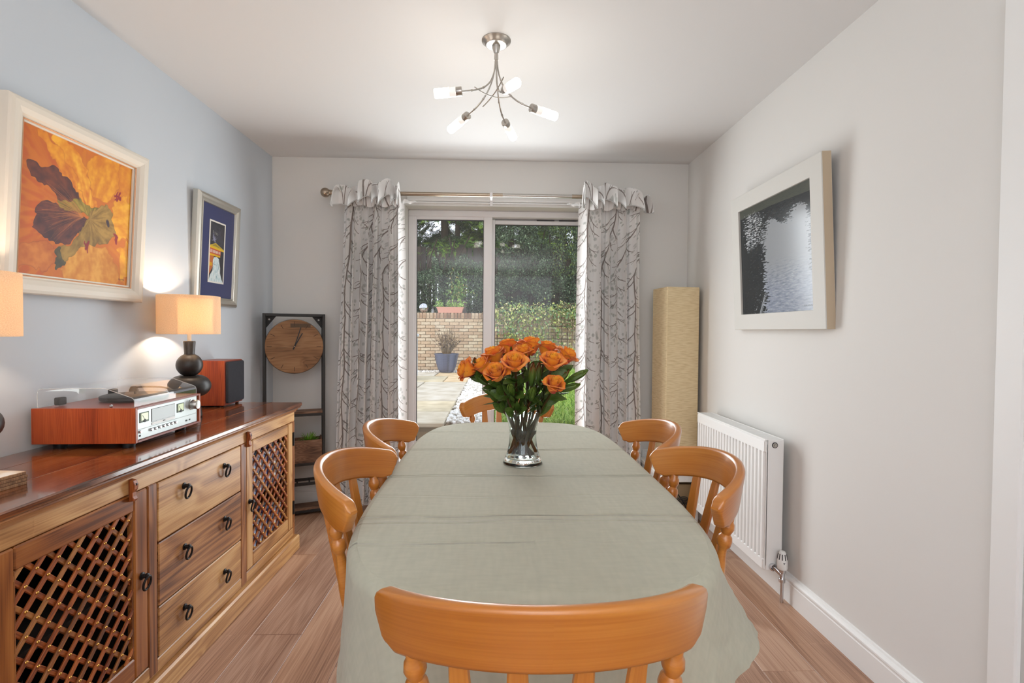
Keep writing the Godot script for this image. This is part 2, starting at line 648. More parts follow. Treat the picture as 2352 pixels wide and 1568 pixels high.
# ---------------------------------------------------------------- sliding patio door
func patio_door() -> void:
	var zf := -3.655
	var d0 := -0.632
	var d1 := 0.69
	var tp := 2.083
	var b := MB.new()
	var wf := 0.042
	b.box(Vector3((d0 + d1) * 0.5, tp - 0.022, zf - 0.03), Vector3(d1 - d0, 0.044, 0.11), 0.004)
	var door := struct("door_1", b, M.upvc, "white sliding patio door between the two curtains")
	for x in [d0 + wf * 0.5, d1 - wf * 0.5]: obj("jamb", one(Vector3(x, 1.045, zf - 0.03), Vector3(wf, 1.988, 0.11), 0.004), M.upvc, door)
	obj("threshold", one(Vector3((d0 + d1) * 0.5, 0.025, zf - 0.03), Vector3(d1 - d0, 0.05, 0.13), 0.004), M.upvc, door)
	# left leaf, nearer the room
	var l0 := d0 + wf - 0.004
	var l1 := -0.03
	for q in [["left_leaf", l0, l1, zf - 0.005, 0.036, tp - 0.042, 0.062], ["right_leaf", l1 - 0.03, d1 - wf + 0.004, zf - 0.052, 0.03, tp - 0.066, 0.05]]:
		b = MB.new()
		var x0: float = q[1]
		var x1: float = q[2]
		var z: float = q[3]
		var hw: float = q[4]
		var t: float = q[5]
		var st: float = q[6]
		var lf := 0.02 if q[0] == "left_leaf" else st
		var rt := st if q[0] == "left_leaf" else 0.05
		b.box(Vector3(x0 + lf * 0.5, t * 0.5 + 0.03, z), Vector3(lf, t - 0.03, 0.04), 0.004)
		b.box(Vector3(x1 - rt * 0.5, t * 0.5 + 0.03, z), Vector3(rt, t - 0.03, 0.04), 0.004)
		b.box(Vector3((x0 + lf + x1 - rt) * 0.5, t - hw * 0.5 + 0.012, z - 0.001), Vector3(x1 - x0 - lf - rt + 0.006, hw, 0.04), 0.004)
		b.box(Vector3((x0 + lf + x1 - rt) * 0.5, 0.09, z - 0.001), Vector3(x1 - x0 - lf - rt + 0.006, 0.08, 0.04), 0.004)
		var leaf := obj("leaf_frame", b, M.upvc, door)
		var g := MB.new()
		for sz in [0.0]:
			g.box(Vector3((x0 + lf + x1 - rt) * 0.5, (t - hw + 0.012 + 0.13) * 0.5, z + 0.004), Vector3(x1 - x0 - lf - rt + 0.01, t - hw - 0.11, 0.004))
		obj("pane", g, M.pane, leaf)
		b = MB.new()
		var gx0 := x0 + lf
		var gx1 := x1 - rt
		var gt := t - hw + 0.012
		b.box(Vector3((gx0 + gx1) * 0.5, gt - 0.003, z + 0.01), Vector3(gx1 - gx0, 0.006, 0.012))
		b.box(Vector3(gx0 + 0.002, gt * 0.5 + 0.06, z + 0.01), Vector3(0.004, gt - 0.13, 0.012))
		b.box(Vector3(gx1 - 0.002, gt * 0.5 + 0.06, z + 0.01), Vector3(0.004, gt - 0.13, 0.012))
		obj("gasket", b, M.gasket, leaf)
	# trickle vent in the head above the right leaf
	b = MB.new()
	b.box(Vector3(0.31, tp - 0.052, zf - 0.044), Vector3(0.64, 0.015, 0.012), 0.003)
	obj("vent", b, mat(rgb(150, 150, 150), 0.5), door)
	b = MB.new()
	for k in 2: b.box(Vector3(0.36 + k * 0.165, tp - 0.052, zf - 0.036), Vector3(0.13, 0.007, 0.006))
	obj("vent_slot", b, M.gasket, door)
	# blind track under the lintel
	var tr := MB.new()
	tr.box(Vector3(0.03, 2.128, ZB + 0.006), Vector3(1.3, 0.03, 0.012), 0.003)
	tr.box(Vector3(0.03, 2.104, ZB + 0.004), Vector3(1.3, 0.008, 0.008))
	tag(obj("curtain_track", tr, M.white), "slim white track fixed to the wall just above the patio door", "curtain track")
	# handle on the outer side of the meeting stile
	b = MB.new()
	b.bar(Vector3(-0.095, 1.0, zf - 0.04), Vector3(-0.095, 1.1, zf - 0.04), 0.02, 0.02, Vector3.RIGHT, 0.004)
	obj("handle", b, M.steel, door)

# ---------------------------------------------------------------- garden
func leaf_mesh(l: float, w: float, fold := 0.25) -> ArrayMesh:
	var m := MB.new()
	var rows := []
	for j in 4:
		var s := j / 3.0
		var hw := w * 0.5 * sin(PI * clampf(s * 0.9 + 0.08, 0, 1))
		rows.append([Vector3(-hw, hw * fold, s * l), Vector3(0, 0, s * l), Vector3(hw, hw * fold, s * l)])
	m.sheet(rows)
	return m.mesh()

func rbasis(sc: float) -> Basis:
	return Basis.from_euler(Vector3(rng.randf_range(-1.4, 1.4), rng.randf() * TAU, rng.randf_range(-1.0, 1.0))).scaled(Vector3.ONE * sc)

func pick(cols: Array, j := 0.12) -> Color:
	var c: Color = cols[rng.randi() % cols.size()]
	var f := 1.0 + rng.randf_range(-j, j)
	return Color(c.r * f, c.g * f, c.b * f)

func lin(r, g, b) -> Color:
	return rgb(r, g, b).srgb_to_linear()

func garden() -> void:
	var vm := mat(Color.WHITE, 0.55)
	vm.vertex_color_use_as_albedo = true
	vm.backlight_enabled = true
	vm.backlight = Color(0.35, 0.35, 0.3)
	M.leafy = vm
	# raised ground and its retaining wall facing the house
	var b := MB.new()
	b.box(Vector3(0, GY * 0.5 - 0.12, -10.1), Vector3(12, GY, 11.9))
	struct("ground_raised", b, mat(rgb(150, 140, 120), 0.9))
	b = MB.new()
	b.box(Vector3(0, -0.16, -3.9), Vector3(12, 0.2, 0.62))
	struct("ground_path", b, mat(rgb(168, 158, 140), 0.9))
	b = MB.new()
	b.box(Vector3(0, 0.19, -4.16), Vector3(12, 0.5, 0.1))
	struct("wall_retaining", b, mat(rgb(172, 152, 124), 0.9))
	# sandstone slabs
	var pv := MB.new()
	pv.box(Vector3(-2.1, GY - 0.05, -6.7), Vector3(3.38, 0.06, 5.2))
	var patio := struct("patio", pv, mat(rgb(150, 138, 116), 0.95))
	var stex := ntex(91, 0.03, 128, 128, [rgb(196, 186, 168), rgb(214, 204, 184), rgb(226, 218, 202), rgb(232, 226, 214)], 4)
	var sc := [rgb(255, 250, 240), rgb(240, 240, 240), rgb(255, 236, 208), rgb(236, 232, 226), rgb(250, 244, 226)]
	var sms := []
	for k in 5: sms.append(bump(mat(sc[k], 0.8, 0.0, stex, Vector2(0.9, 0.9)), stex, 0.4))
	var zz := [-4.06, -4.66, -5.34, -6.27, -7.36, -8.25, -8.95]
	var cuts := [[0.55, 1.4], [0.45, 1.15, 2.0], [0.7, 1.55, 2.3], [0.62, 1.3, 2.1], [0.36, 0.9, 1.6, 2.2], [0.6, 1.2, 1.9], [0.4, 1.0, 1.7]]
	for r in 6:
		var xs: Array = [0.0] + cuts[r] + [3.0]
		for k in xs.size() - 1:
			var x1: float = -0.412 - xs[k]
			var x0: float = -0.412 - xs[k + 1]
			var ht := 0.04 + rng.randf_range(-0.004, 0.004)
			obj("paving_slab", one(Vector3((x0 + x1) * 0.5, GY - 0.02 + ht * 0.5 - 0.02, (zz[r] + zz[r + 1]) * 0.5), Vector3(x1 - x0 - 0.016, ht, zz[r] - zz[r + 1] - 0.016), 0.008), sms[rng.randi() % 5], patio)
	# white gravel
	var pm := MB.new()
	pm.lathe([Vector2(0, -0.5), Vector2(0.35, -0.35), Vector2(0.5, 0), Vector2(0.33, 0.38), Vector2(0, 0.5)], 6)
	var pebble := pm.mesh()
	var gm := mat(Color.WHITE, 0.8)
	gm.vertex_color_use_as_albedo = true
	var tr := []
	var cs := []
	for k in 5200:
		var strip := k < 4000
		var px := rng.randf_range(-0.40, -0.06) if strip else rng.randf_range(-2.4, -0.35)
		var pz := rng.randf_range(-8.9, -4.1) if strip else rng.randf_range(-9.42, -8.96)
		var s := rng.randf_range(0.018, 0.042)
		tr.append(Transform3D(Basis.from_euler(Vector3(rng.randf() * TAU, rng.randf() * TAU, 0)).scaled(Vector3(s, s * 0.7, s)), Vector3(px, GY - 0.015 + rng.randf() * 0.02, pz)))
		cs.append(pick([lin(250, 248, 244), lin(244, 240, 232), lin(255, 253, 250), lin(206, 200, 190)], 0.06))
	tag(scatter("gravel", pebble, tr, cs, gm), "white gravel strip between the stone paving and the lawn", "gravel", "", "stuff")
	# lawn
	var bl := MB.new()
	bl.sheet([[Vector3(-0.004, 0, 0), Vector3(0.004, 0, 0)], [Vector3(-0.003, 0.04, 0.006), Vector3(0.003, 0.04, 0.006)], [Vector3(-0.0005, 0.07, 0.025), Vector3(0.0005, 0.07, 0.025)]])
	tr = []
	cs = []
	for k in 16000:
		var pz := -4.06 - 5.2 * pow(rng.randf(), 1.6)
		var s := rng.randf_range(0.7, 1.2) * (1.0 + (-4.06 - pz) * 0.15)
		tr.append(Transform3D(Basis.from_euler(Vector3(rng.randf_range(-0.4, 0.4), rng.randf() * TAU, 0)).scaled(Vector3(s * 1.5, s * 0.8, s)), Vector3(rng.randf_range(-0.06, 1.9), GY - 0.02, pz)))
		cs.append(pick([lin(150, 190, 70), lin(176, 208, 92), lin(128, 172, 62), lin(190, 210, 110)], 0.1))
	tag(scatter("lawn", bl.mesh(), tr, cs, vm), "short bright green lawn to the right of the gravel strip", "lawn", "", "stuff")
	b = MB.new()
	b.box(Vector3(0.95, GY - 0.03, -6.7), Vector3(2.05, 0.04, 5.3))
	struct("ground_turf", b, mat(rgb(126, 148, 70), 0.95))
	# brick garden wall with a soldier-course coping, brick by brick
	var wz := -9.5
	var bw := MB.new()
	bw.box(Vector3(0, 0.98, wz - 0.12), Vector3(7, 1.1, 0.2))
	var gw := struct("wall_garden", bw, mat(rgb(204, 192, 176), 0.95))
	var bt := ntex(95, 0.08, 64, 64, [rgb(214, 200, 182), rgb(236, 226, 212), rgb(250, 244, 234)], 3)
	var bms := []
	for c in [rgb(240, 224, 204), rgb(234, 214, 192), rgb(246, 236, 218), rgb(228, 206, 184), rgb(242, 232, 216), rgb(222, 200, 180)]: bms.append(mat(c, 0.85, 0.0, bt, Vector2(3, 3)))
	var brick_mesh := one(Vector3.ZERO, Vector3(0.171, 0.052, 0.1), 0.003).mesh()
	for r in 16:
		for k in 18:
			var px := -1.68 + k * 0.179 + (0.0895 if r % 2 == 1 else 0.0)
			var o := obj("brick", brick_mesh, bms[rng.randi() % 6], gw)
			o.position = Vector3(px, GY + 0.032 + r * 0.0605, wz - 0.038 + rng.randf_range(-0.003, 0.003))
	var cop := one(Vector3.ZERO, Vector3(0.056, 0.105, 0.215), 0.004).mesh()
	var cms := []
	for c in [rgb(206, 180, 160), rgb(178, 148, 130), rgb(226, 210, 194), rgb(160, 134, 120)]: cms.append(mat(c, 0.85, 0.0, bt, Vector2(3, 3)))
	for k in 54:
		var o := obj("coping_brick", cop, cms[rng.randi() % 4], gw)
		o.position = Vector3(-1.74 + k * 0.0655, 1.443 + 0.055, wz - 0.1)
	b = MB.new()
	b.box(Vector3(0, 1.25, -11.6), Vector3(9, 0.44, 3.8))
	struct("ground_bed", b, mat(rgb(74, 62, 48), 0.95))
	# blue ribbed pot with a withered shrub
	var pot := thing("plant_pot", "blue-grey ribbed bowl planter standing on the paving before the brick wall", "plant pot", Vector3(-0.88, GY + 0.004, -9.0))
	var pr := [Vector2(0.0, 0.0), Vector2(0.115, 0.0), Vector2(0.125, 0.012)]
	for k in 23:
		var s := k / 22.0
		pr.append(Vector2(0.125 + 0.085 * pow(s, 0.55) + (0.0025 if k % 2 == 0 else -0.0025), 0.02 + 0.285 * s))
	pr += [Vector2(0.217, 0.318), Vector2(0.217, 0.335), Vector2(0.195, 0.335), Vector2(0.185, 0.29), Vector2(0.0, 0.285)]
	var pb := MB.new()
	pb.lathe(pr, 36)
	obj("bowl", pb, mat(rgb(112, 120, 146), 0.4, 0.0, ntex(97, 0.05, 64, 8, [rgb(190, 190, 190), rgb(232, 232, 240), rgb(255, 255, 255)], 3), Vector2(3, 30)), pot)
	pb = MB.new()
	pb.lathe([Vector2(0.188, 0.3), Vector2(0, 0.305)], 20)
	obj("soil", pb, mat(rgb(70, 56, 44), 0.95), pot)
	var sh := thing("withered_shrub", "withered brown shrub with bare twigs growing in the blue-grey bowl planter", "shrub", Vector3(-0.88, GY + 0.29, -9.0))
	var tw := MB.new()
	tr = []
	cs = []
	var lf := leaf_mesh(0.05, 0.026)
	for k in 46:
		var an := rng.randf() * TAU
		var sp := rng.randf_range(0.03, 0.34)
		var h := rng.randf_range(0.3, 0.56)
		var p := bez(Vector3(cos(an) * 0.06, 0, sin(an) * 0.06), Vector3(cos(an) * 0.08, h * 0.5, sin(an) * 0.08), Vector3(cos(an) * sp, h, sin(an) * sp), 6)
		tw.tube(p, [0.006, 0.0055, 0.005, 0.0045, 0.004, 0.003, 0.002], 4)
		for q in rng.randi_range(2, 9):
			var s := rng.randf_range(0.45, 1.0)
			var at: Vector3 = p[int(s * 5)].lerp(p[int(s * 5) + 1], fmod(s * 5, 1.0))
			tr.append(Transform3D(rbasis(rng.randf_range(0.6, 1.2)), at))
			cs.append(pick([lin(112, 92, 82), lin(140, 118, 98), lin(92, 76, 72), lin(166, 144, 116)]))
	obj("twigs", tw, mat(rgb(158, 136, 108), 0.9), sh)
	scatter("leaves", lf, tr, cs, vm, sh)
	# pale garden cupboard at the left edge of the view
	var cb := thing("garden_cupboard", "pale blue-grey plastic cupboard standing outside at the left edge of the door glass", "cupboard", Vector3(-1.55, GY + 0.004, -7.6))
	obj("body", one(Vector3(0, 0.33, 0), Vector3(0.68, 0.6, 0.45), 0.015), mat(rgb(206, 216, 228), 0.5), cb)
	obj("lid", one(Vector3(0, 0.665, 0), Vector3(0.72, 0.05, 0.49), 0.015), mat(rgb(226, 232, 240), 0.5), cb)
	obj("foot", one(Vector3(0, 0.014, 0), Vector3(0.6, 0.028, 0.38)), M.gasket, cb)
	# things on the wall
	var gz := thing("gazing_ball", "silver mirrored gazing ball sitting on top of the brick garden wall", "garden ball", Vector3(-1.37, 1.555, -9.6))
	pb = MB.new()
	var cir := []
	for k in 17: cir.append(Vector2(0.092 * sin(PI * k / 16.0), 0.092 - 0.092 * cos(PI * k / 16.0)))
	pb.lathe(cir, 28)
	obj("ball", pb, M.chrome, gz)
	var sl := thing("solar_light", "small dark mushroom-shaped garden light beside the silver ball on the wall", "garden light", Vector3(-1.2, 1.552, -9.6))
	pb = MB.new()
	pb.lathe([Vector2(0.03, 0), Vector2(0.028, 0.05), Vector2(0.01, 0.08), Vector2(0.012, 0.1)], 12)
	obj("base", pb, mat(rgb(150, 155, 160), 0.4), sl)
	pb = MB.new()
	pb.lathe([Vector2(0.0, 0.098), Vector2(0.038, 0.1), Vector2(0.036, 0.115), Vector2(0.0, 0.13)], 12)
	obj("cap", pb, M.gasket, sl)
	var tro := thing("plant_trough", "terracotta pink trough of small green plants on top of the brick garden wall", "plant trough", Vector3(-0.87, 1.552, -9.6))
	pb = MB.new()
	pb.prism(PackedVector2Array([Vector2(-0.22, 0), Vector2(0.22, 0), Vector2(0.245, 0.09), Vector2(0.255, 0.09), Vector2(0.255, 0.11), Vector2(-0.255, 0.11), Vector2(-0.255, 0.09), Vector2(-0.245, 0.09)]), 0.18)
	var to := obj("trough", pb, mat(rgb(222, 160, 140), 0.7), tro)
	to.position.z = -0.09
	tr = []
	cs = []
	for k in 260:
		var cx: float = [-0.22, 0.0, 0.19][rng.randi() % 3]
		tr.append(Transform3D(rbasis(rng.randf_range(0.6, 1.1)), Vector3(cx + rng.randfn(0, 0.045), 0.11 + absf(rng.randfn(0, 0.06)), rng.randfn(0, 0.04))))
		cs.append(pick([lin(150, 190, 90), lin(176, 206, 120), lin(120, 165, 84)]))
	scatter("leaves", lf, tr, cs, vm, tro)
	var dp := thing("plant_pot", "dark square pot with an upright green shrub behind the terracotta trough", "plant pot", Vector3(-0.78, 1.472, -9.95))
	obj("tub", one(Vector3(0, 0.17, 0), Vector3(0.38, 0.34, 0.3), 0.01), mat(rgb(92, 84, 80), 0.7), dp)
	tr = []
	cs = []
	for k in 420:
		tr.append(Transform3D(rbasis(rng.randf_range(0.8, 1.3)), Vector3(0.03 + rng.randfn(0, 0.1), 0.36 + absf(rng.randfn(0, 0.22)), rng.randfn(0, 0.08))))
		cs.append(pick([lin(112, 150, 70), lin(140, 176, 88), lin(84, 124, 56), lin(160, 150, 90)]))
	scatter("leaves", lf, tr, cs, vm, dp)
	# slatted fence and what grows on it
	var fe := thing("garden_fence", "dark timber fence of upright slats with bright gaps behind the hedge", "fence", Vector3(0, 1.46, -11.4))
	var fm := [mat(rgb(64, 54, 44), 0.9), mat(rgb(76, 64, 52), 0.9), mat(rgb(54, 47, 40), 0.9)]
	var px := -2.6
	while px < 2.6:
		var gap: float = 0.03 if px < -0.55 else -0.006
		obj("slat", one(Vector3(px + 0.05, 0.82, 0.02 if rng.randf() < 0.5 else 0.028), Vector3(0.1, 1.62 + rng.randf_range(-0.02, 0.02), 0.022), 0.003), fm[rng.randi() % 3], fe)
		px += 0.1 + gap
	for y in [0.3, 0.86, 1.4]: obj("rail", one(Vector3(0, y, -0.03), Vector3(5.2, 0.08, 0.05), 0.004), fm[0], fe)
	for k in 4: obj("post", one(Vector3(-2.4 + k * 1.6, 0.85, -0.07), Vector3(0.1, 1.72, 0.1), 0.006), fm[2], fe)
	var hl := leaf_mesh(0.036, 0.024)
	var hcols := [lin(56, 80, 52), lin(76, 104, 72), lin(100, 128, 92), lin(140, 164, 128), lin(42, 62, 42), lin(48, 70, 44)]
	hedge("evergreen_hedge", "dense dark evergreen hedge above the wall seen through the left pane", -2.0, -0.28, 17000, hl, hcols, 0)
	hedge("evergreen_hedge", "tall dark evergreen hedge above the climber seen through the right pane", -0.15, 2.1, 40000, hl, hcols, 1)
	# conifer behind the fence, top left
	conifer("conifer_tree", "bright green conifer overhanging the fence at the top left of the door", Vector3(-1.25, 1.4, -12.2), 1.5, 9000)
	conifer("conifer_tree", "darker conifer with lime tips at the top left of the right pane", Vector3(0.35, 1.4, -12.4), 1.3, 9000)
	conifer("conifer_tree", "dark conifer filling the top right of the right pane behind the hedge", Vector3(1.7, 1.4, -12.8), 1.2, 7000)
	# climber over a wire trellis
	var tl := thing("wire_trellis", "thin dark wire trellis standing against the right of the brick wall", "trellis", Vector3(0.75, GY, -9.34))
	pb = MB.new()
	for k in 15: pb.tube([Vector3(-0.84 + k * 0.12, 0, 0), Vector3(-0.84 + k * 0.12, 1.12, 0)], 0.0045, 4)
	for k in 5: pb.tube([Vector3(-0.86, 0.12 + k * 0.24, 0.006), Vector3(0.88, 0.12 + k * 0.24, 0.006)], 0.0045, 4)
	obj("wires", pb, mat(rgb(70, 62, 54), 0.6), tl)
	var cl := thing("climbing_plant", "yellow-green climbing plant sprawling over the trellis and wall at right", "climber", Vector3(0.75, GY, -9.3))
	tw = MB.new()
	tr = []
	cs = []
	var cl_leaf := leaf_mesh(0.06, 0.036, 0.15)
	for k in 150:
		var x0 := rng.randf_range(-0.85, 0.95)
		var y0 := rng.randf_range(0.85, 1.2)
		var x1 := x0 + rng.randf_range(-0.4, 0.4)
		tw.tube(bez(Vector3(x0, y0, 0.0), Vector3((x0 + x1) * 0.5, y0 + rng.randf_range(0, 0.18), 0.12), Vector3(x1, y0 + rng.randf_range(-0.22, 0.12), rng.randf_range(0, 0.14)), 5), 0.004, 4)
	for k in 12:
		var x0: float = [-0.45, 0.02, 0.6][k % 3] + rng.randfn(0, 0.06)
		tw.tube(bez(Vector3(x0, 0, 0.02), Vector3(x0 + rng.randfn(0, 0.06), 0.5, 0.06), Vector3(x0 + rng.randfn(0, 0.1), 1.05, 0.03), 6), 0.006, 4)
	for k in 3000:
		var p: Vector3
		if k < 1500: p = Vector3(rng.randf_range(-0.88, 0.98), 1.08 + rng.randfn(0, 0.1), rng.randf_range(0.0, 0.16))
		elif k < 2500:
			var cx: float = [-0.42, -0.42, 0.08][rng.randi() % 3]
			p = Vector3(cx + rng.randfn(0, 0.13), rng.randf_range(0.15, 1.05), rng.randf_range(0.02, 0.14))
		else: p = Vector3(rng.randf_range(-0.88, 0.98), rng.randf_range(0.2, 1.0), rng.randf_range(0.01, 0.07))
		tr.append(Transform3D(Basis.from_euler(Vector3(rng.randf_range(-0.3, 1.3), rng.randf_range(-1.2, 1.2), rng.randf() * TAU)).scaled(Vector3.ONE * rng.randf_range(0.55, 1.1)), p))
		cs.append(pick([lin(200, 206, 120), lin(180, 196, 100), lin(222, 214, 158), lin(140, 172, 104), lin(140, 176, 134), lin(110, 140, 70)], 0.1))
	obj("stems", tw, mat(rgb(150, 128, 96), 0.9), cl)
	scatter("leaves", cl_leaf, tr, cs, vm, cl)

func hedge(called: String, label: String, x0: float, x1: float, n: int, lm: Mesh, cols: Array, mode: int) -> void:
	var h := thing(called, label, "hedge", Vector3((x0 + x1) * 0.5, 1.46, -10.6), 0.0, "")
	var w := (x1 - x0) * 0.5
	var tr := []
	var cs := []
	var f := noise(5 + mode, 0.9, 2)
	var st := MB.new()
	for k in 22:
		var x := rng.randf_range(-w, w)
		st.tube(bez(Vector3(x, 0, -0.15), Vector3(x + rng.randfn(0, 0.1), 0.7, -0.1), Vector3(x + rng.randfn(0, 0.3), rng.randf_range(1.2, 1.9), rng.randf_range(-0.2, 0.1)), 5), 0.014, 5)
	obj("stems", st, mat(rgb(60, 48, 38), 0.9), h)
	var k := 0
	while k < n:
		var x := rng.randf_range(-w, w)
		var topy := (1.25 + 0.35 * f.get_noise_1d(x * 1.3)) if mode == 0 else (2.45 + 0.3 * f.get_noise_1d(x * 1.3))
		if mode == 0 and x + (x0 + x1) * 0.5 < -1.35: topy -= 0.25
		var y := rng.randf_range(-0.02, topy)
		if mode == 1 and f.get_noise_2d(x * 1.6, y * 1.6) < -0.34: 
			k += 1
			continue
		var bulge := 0.28 * f.get_noise_2d(x * 1.9, y * 1.9)
		tr.append(Transform3D(rbasis(rng.randf_range(0.7, 1.25)), Vector3(x, y, 0.2 + bulge - absf(rng.randfn(0, 0.22)))))
		var c := pick(cols, 0.2)
		if mode == 1 and y > 0.9 and x > 0.2 and rng.randf() < 0.25: c = pick([lin(150, 170, 84), lin(128, 156, 80)])
		cs.append(c)
		k += 1
	scatter("foliage", lm, tr, cs, M.leafy, h)

func conifer(called: String, label: String, at: Vector3, w: float, n: int) -> void:
	var h := thing(called, label, "tree", at)
	var st := MB.new()
	st.tube(bez(Vector3(0, 0, 0), Vector3(0.05, 1.6, 0), Vector3(-0.05, 3.6, 0), 8), 0.09, 8)
	st.tube(bez(Vector3(0.28, 0, 0.1), Vector3(0.34, 1.4, 0.1), Vector3(0.3, 3.4, 0), 8), 0.06, 8)
	obj("trunk", st, mat(rgb(70, 58, 46), 0.95), h)
	var sp := MB.new()
	for k in 5:
		var s := k / 4.0
		for sd in [-1, 1]:
			sp.sheet([[Vector3(0, 0, s * 0.1), Vector3(0.004, 0, s * 0.1 + 0.012)], [Vector3(sd * 0.035 * (1.1 - s), -0.01, s * 0.1 + 0.035), Vector3(sd * 0.03 * (1.1 - s), -0.01, s * 0.1 + 0.045)]])
	var tr := []
	var cs := []
	var bough := []
	for k in 46: bough.append([rng.randf() * TAU, rng.randf_range(1.5, 3.9), rng.randf_range(0.5, 1.0) * w])
	for k in n:
		var q: Array = bough[rng.randi() % bough.size()]
		var s := sqrt(rng.randf())
		var an: float = q[0] + rng.randfn(0, 0.16)
		var r: float = q[2] * s
		var p := Vector3(cos(an) * r, q[1] - 0.35 * s * s + rng.randfn(0, 0.07), sin(an) * r * 0.7)
		tr.append(Transform3D(Basis.from_euler(Vector3(rng.randf_range(-0.2, 0.9), -an + PI * 0.5 + rng.randfn(0, 0.6), rng.randfn(0, 0.5))).scaled(Vector3.ONE * rng.randf_range(1.0, 1.8)), p))
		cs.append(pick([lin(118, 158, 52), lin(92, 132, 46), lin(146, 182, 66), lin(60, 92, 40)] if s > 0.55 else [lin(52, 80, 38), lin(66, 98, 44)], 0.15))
	scatter("foliage", sp.mesh(), tr, cs, M.leafy, h)

# ---------------------------------------------------------------- sideboard
func mb(base: Vector3, grain := 0) -> MB:
	var m := MB.new()
	m.xf.origin = -base
	m.g = grain
	m.off = Vector2(rng.randf(), rng.randf()) * 4.0
	return m

func span(m: MB, x0: float, x1: float, y0: float, y1: float, z0: float, z1: float, b := 0.003) -> MB:
	m.box(Vector3((x0 + x1) * 0.5, (y0 + y1) * 0.5, (z0 + z1) * 0.5), Vector3(absf(x1 - x0), absf(y1 - y0), absf(z1 - z0)), b)
	return m

func ring_path(ctr: Vector3, a: Vector3, b: Vector3, k := 20) -> Array:
	var r := []
	for i in k + 1: r.append(ctr + a * cos(TAU * i / k) + b * sin(TAU * i / k))
	return r

func ring_handle(base: Vector3, at: Vector3, parent: Node3D) -> void:
	var m := mb(base)
	var keep := m.xf
	m.xf = m.xf * Transform3D(Basis(Vector3(0, 0, 1), Vector3(1, 0, 0), Vector3(0, 1, 0)), at + Vector3(0, 0.018, 0))
	m.lathe([Vector2(0.0115, 0.0), Vector2(0.0115, 0.003), Vector2(0.007, 0.005), Vector2(0.0065, 0.012), Vector2(0.0085, 0.0135), Vector2(0.0085, 0.019), Vector2(0.005, 0.022), Vector2(0, 0.0225)], 16)
	m.xf = keep
	m.tube(ring_path(at + Vector3(0.0165, -0.004, 0), Vector3(0.004, 0.0215, 0), Vector3(0, 0, 0.0165), 22), 0.0036, 8, false)
	obj("handle", m, M.iron, parent)

func lattice_door(called: String, root: Node3D, base: Vector3, z0: float, z1: float, front_rises: bool, wd: Material, hz: float) -> void:
	# z0 nearer the camera than z1 (z0 > z1)
	var XF := -1.105
	var y0 := 0.134
	var y1 := 0.712
	var st := 0.058
	var door := Node3D.new()
	door.name = called
	root.add_child(door, true)
	var m: MB
	for q in [[z0, z0 - st], [z1 + st, z1]]:
		m = mb(base, 1)
		obj("door_stile", span(m, XF - 0.022, XF, y0, y1, q[0], q[1], 0.004), wd, door)
	for q in [[y0, y0 + 0.066], [y1 - 0.056, y1]]:
		m = mb(base, 2)
		obj("door_rail", span(m, XF - 0.022, XF - 0.0005, q[0], q[1], z0 - st, z1 + st, 0.004), wd, door)
	var a0 := z1 + st
	var a1 := z0 - st
	var b0 := y0 + 0.066
	var b1 := y1 - 0.056
	for q in [[a1, a1 - 0.006], [a0 + 0.006, a0]]:
		m = mb(base)
		obj("beading", span(m, XF - 0.02, XF - 0.004, b0, b1, q[0], q[1], 0.002), M.shee3, door)
	var s := 0.0605
	var stud := MB.new()
	stud.xf = Transform3D(Basis(Vector3(0, 0, 1), Vector3(1, 0, 0), Vector3(0, 1, 0)), Vector3.ZERO)
	stud.lathe([Vector2(0.0042, 0), Vector2(0.0036, 0.0018), Vector2(0.002, 0.003), Vector2(0, 0.0034)], 8)
	var studm := stud.mesh()
	for fam in 2:
		var rises := (fam == 0) == front_rises   # rises: y + z is constant (goes up to the right in the view)
		var x := XF - 0.0075 if fam == 0 else XF - 0.0135
		var lo := b0 + a0 if rises else b0 - a1
		var hi := b1 + a1 if rises else b1 - a0
		var k := ceili((lo + 0.004) / s)
		while k * s < hi - 0.004:
			var c := k * s
			var pts := []
			for z in [a0, a1]:
				var y: float = c - z if rises else c + z
				if y >= b0 and y <= b1: pts.append(Vector3(x, y, z))
			for y in [b0, b1]:
				var z: float = c - y if rises else y - c
				if z > a0 and z < a1: pts.append(Vector3(x, y, z))
			if pts.size() >= 2 and pts[0].distance_to(pts[1]) > 0.02:
				var sm := mb(base)
				var d: Vector3 = (pts[1] - pts[0]).normalized()
				sm.bar(pts[0] - d * 0.004, pts[1] + d * 0.004, 0.0135, 0.0065, Vector3.RIGHT.cross(d), 0.0018)
				obj("lattice_slat", sm, M.slat if (k + fam) % 3 else M.shee3, door)
			k += 1
	for i in range(-80, 80):
		for j in range(-80, 80):
			var y := (i + j) * s * 0.5
			var z := (i - j) * s * 0.5
			if y > b0 + 0.006 and y < b1 - 0.006 and z > a0 + 0.006 and z < a1 - 0.006:
				var o := obj("stud", studm, M.brass, door)
				o.position = Vector3(XF - 0.0043, y, z) - base
	ring_handle(base, Vector3(XF, 0.424, hz), door)

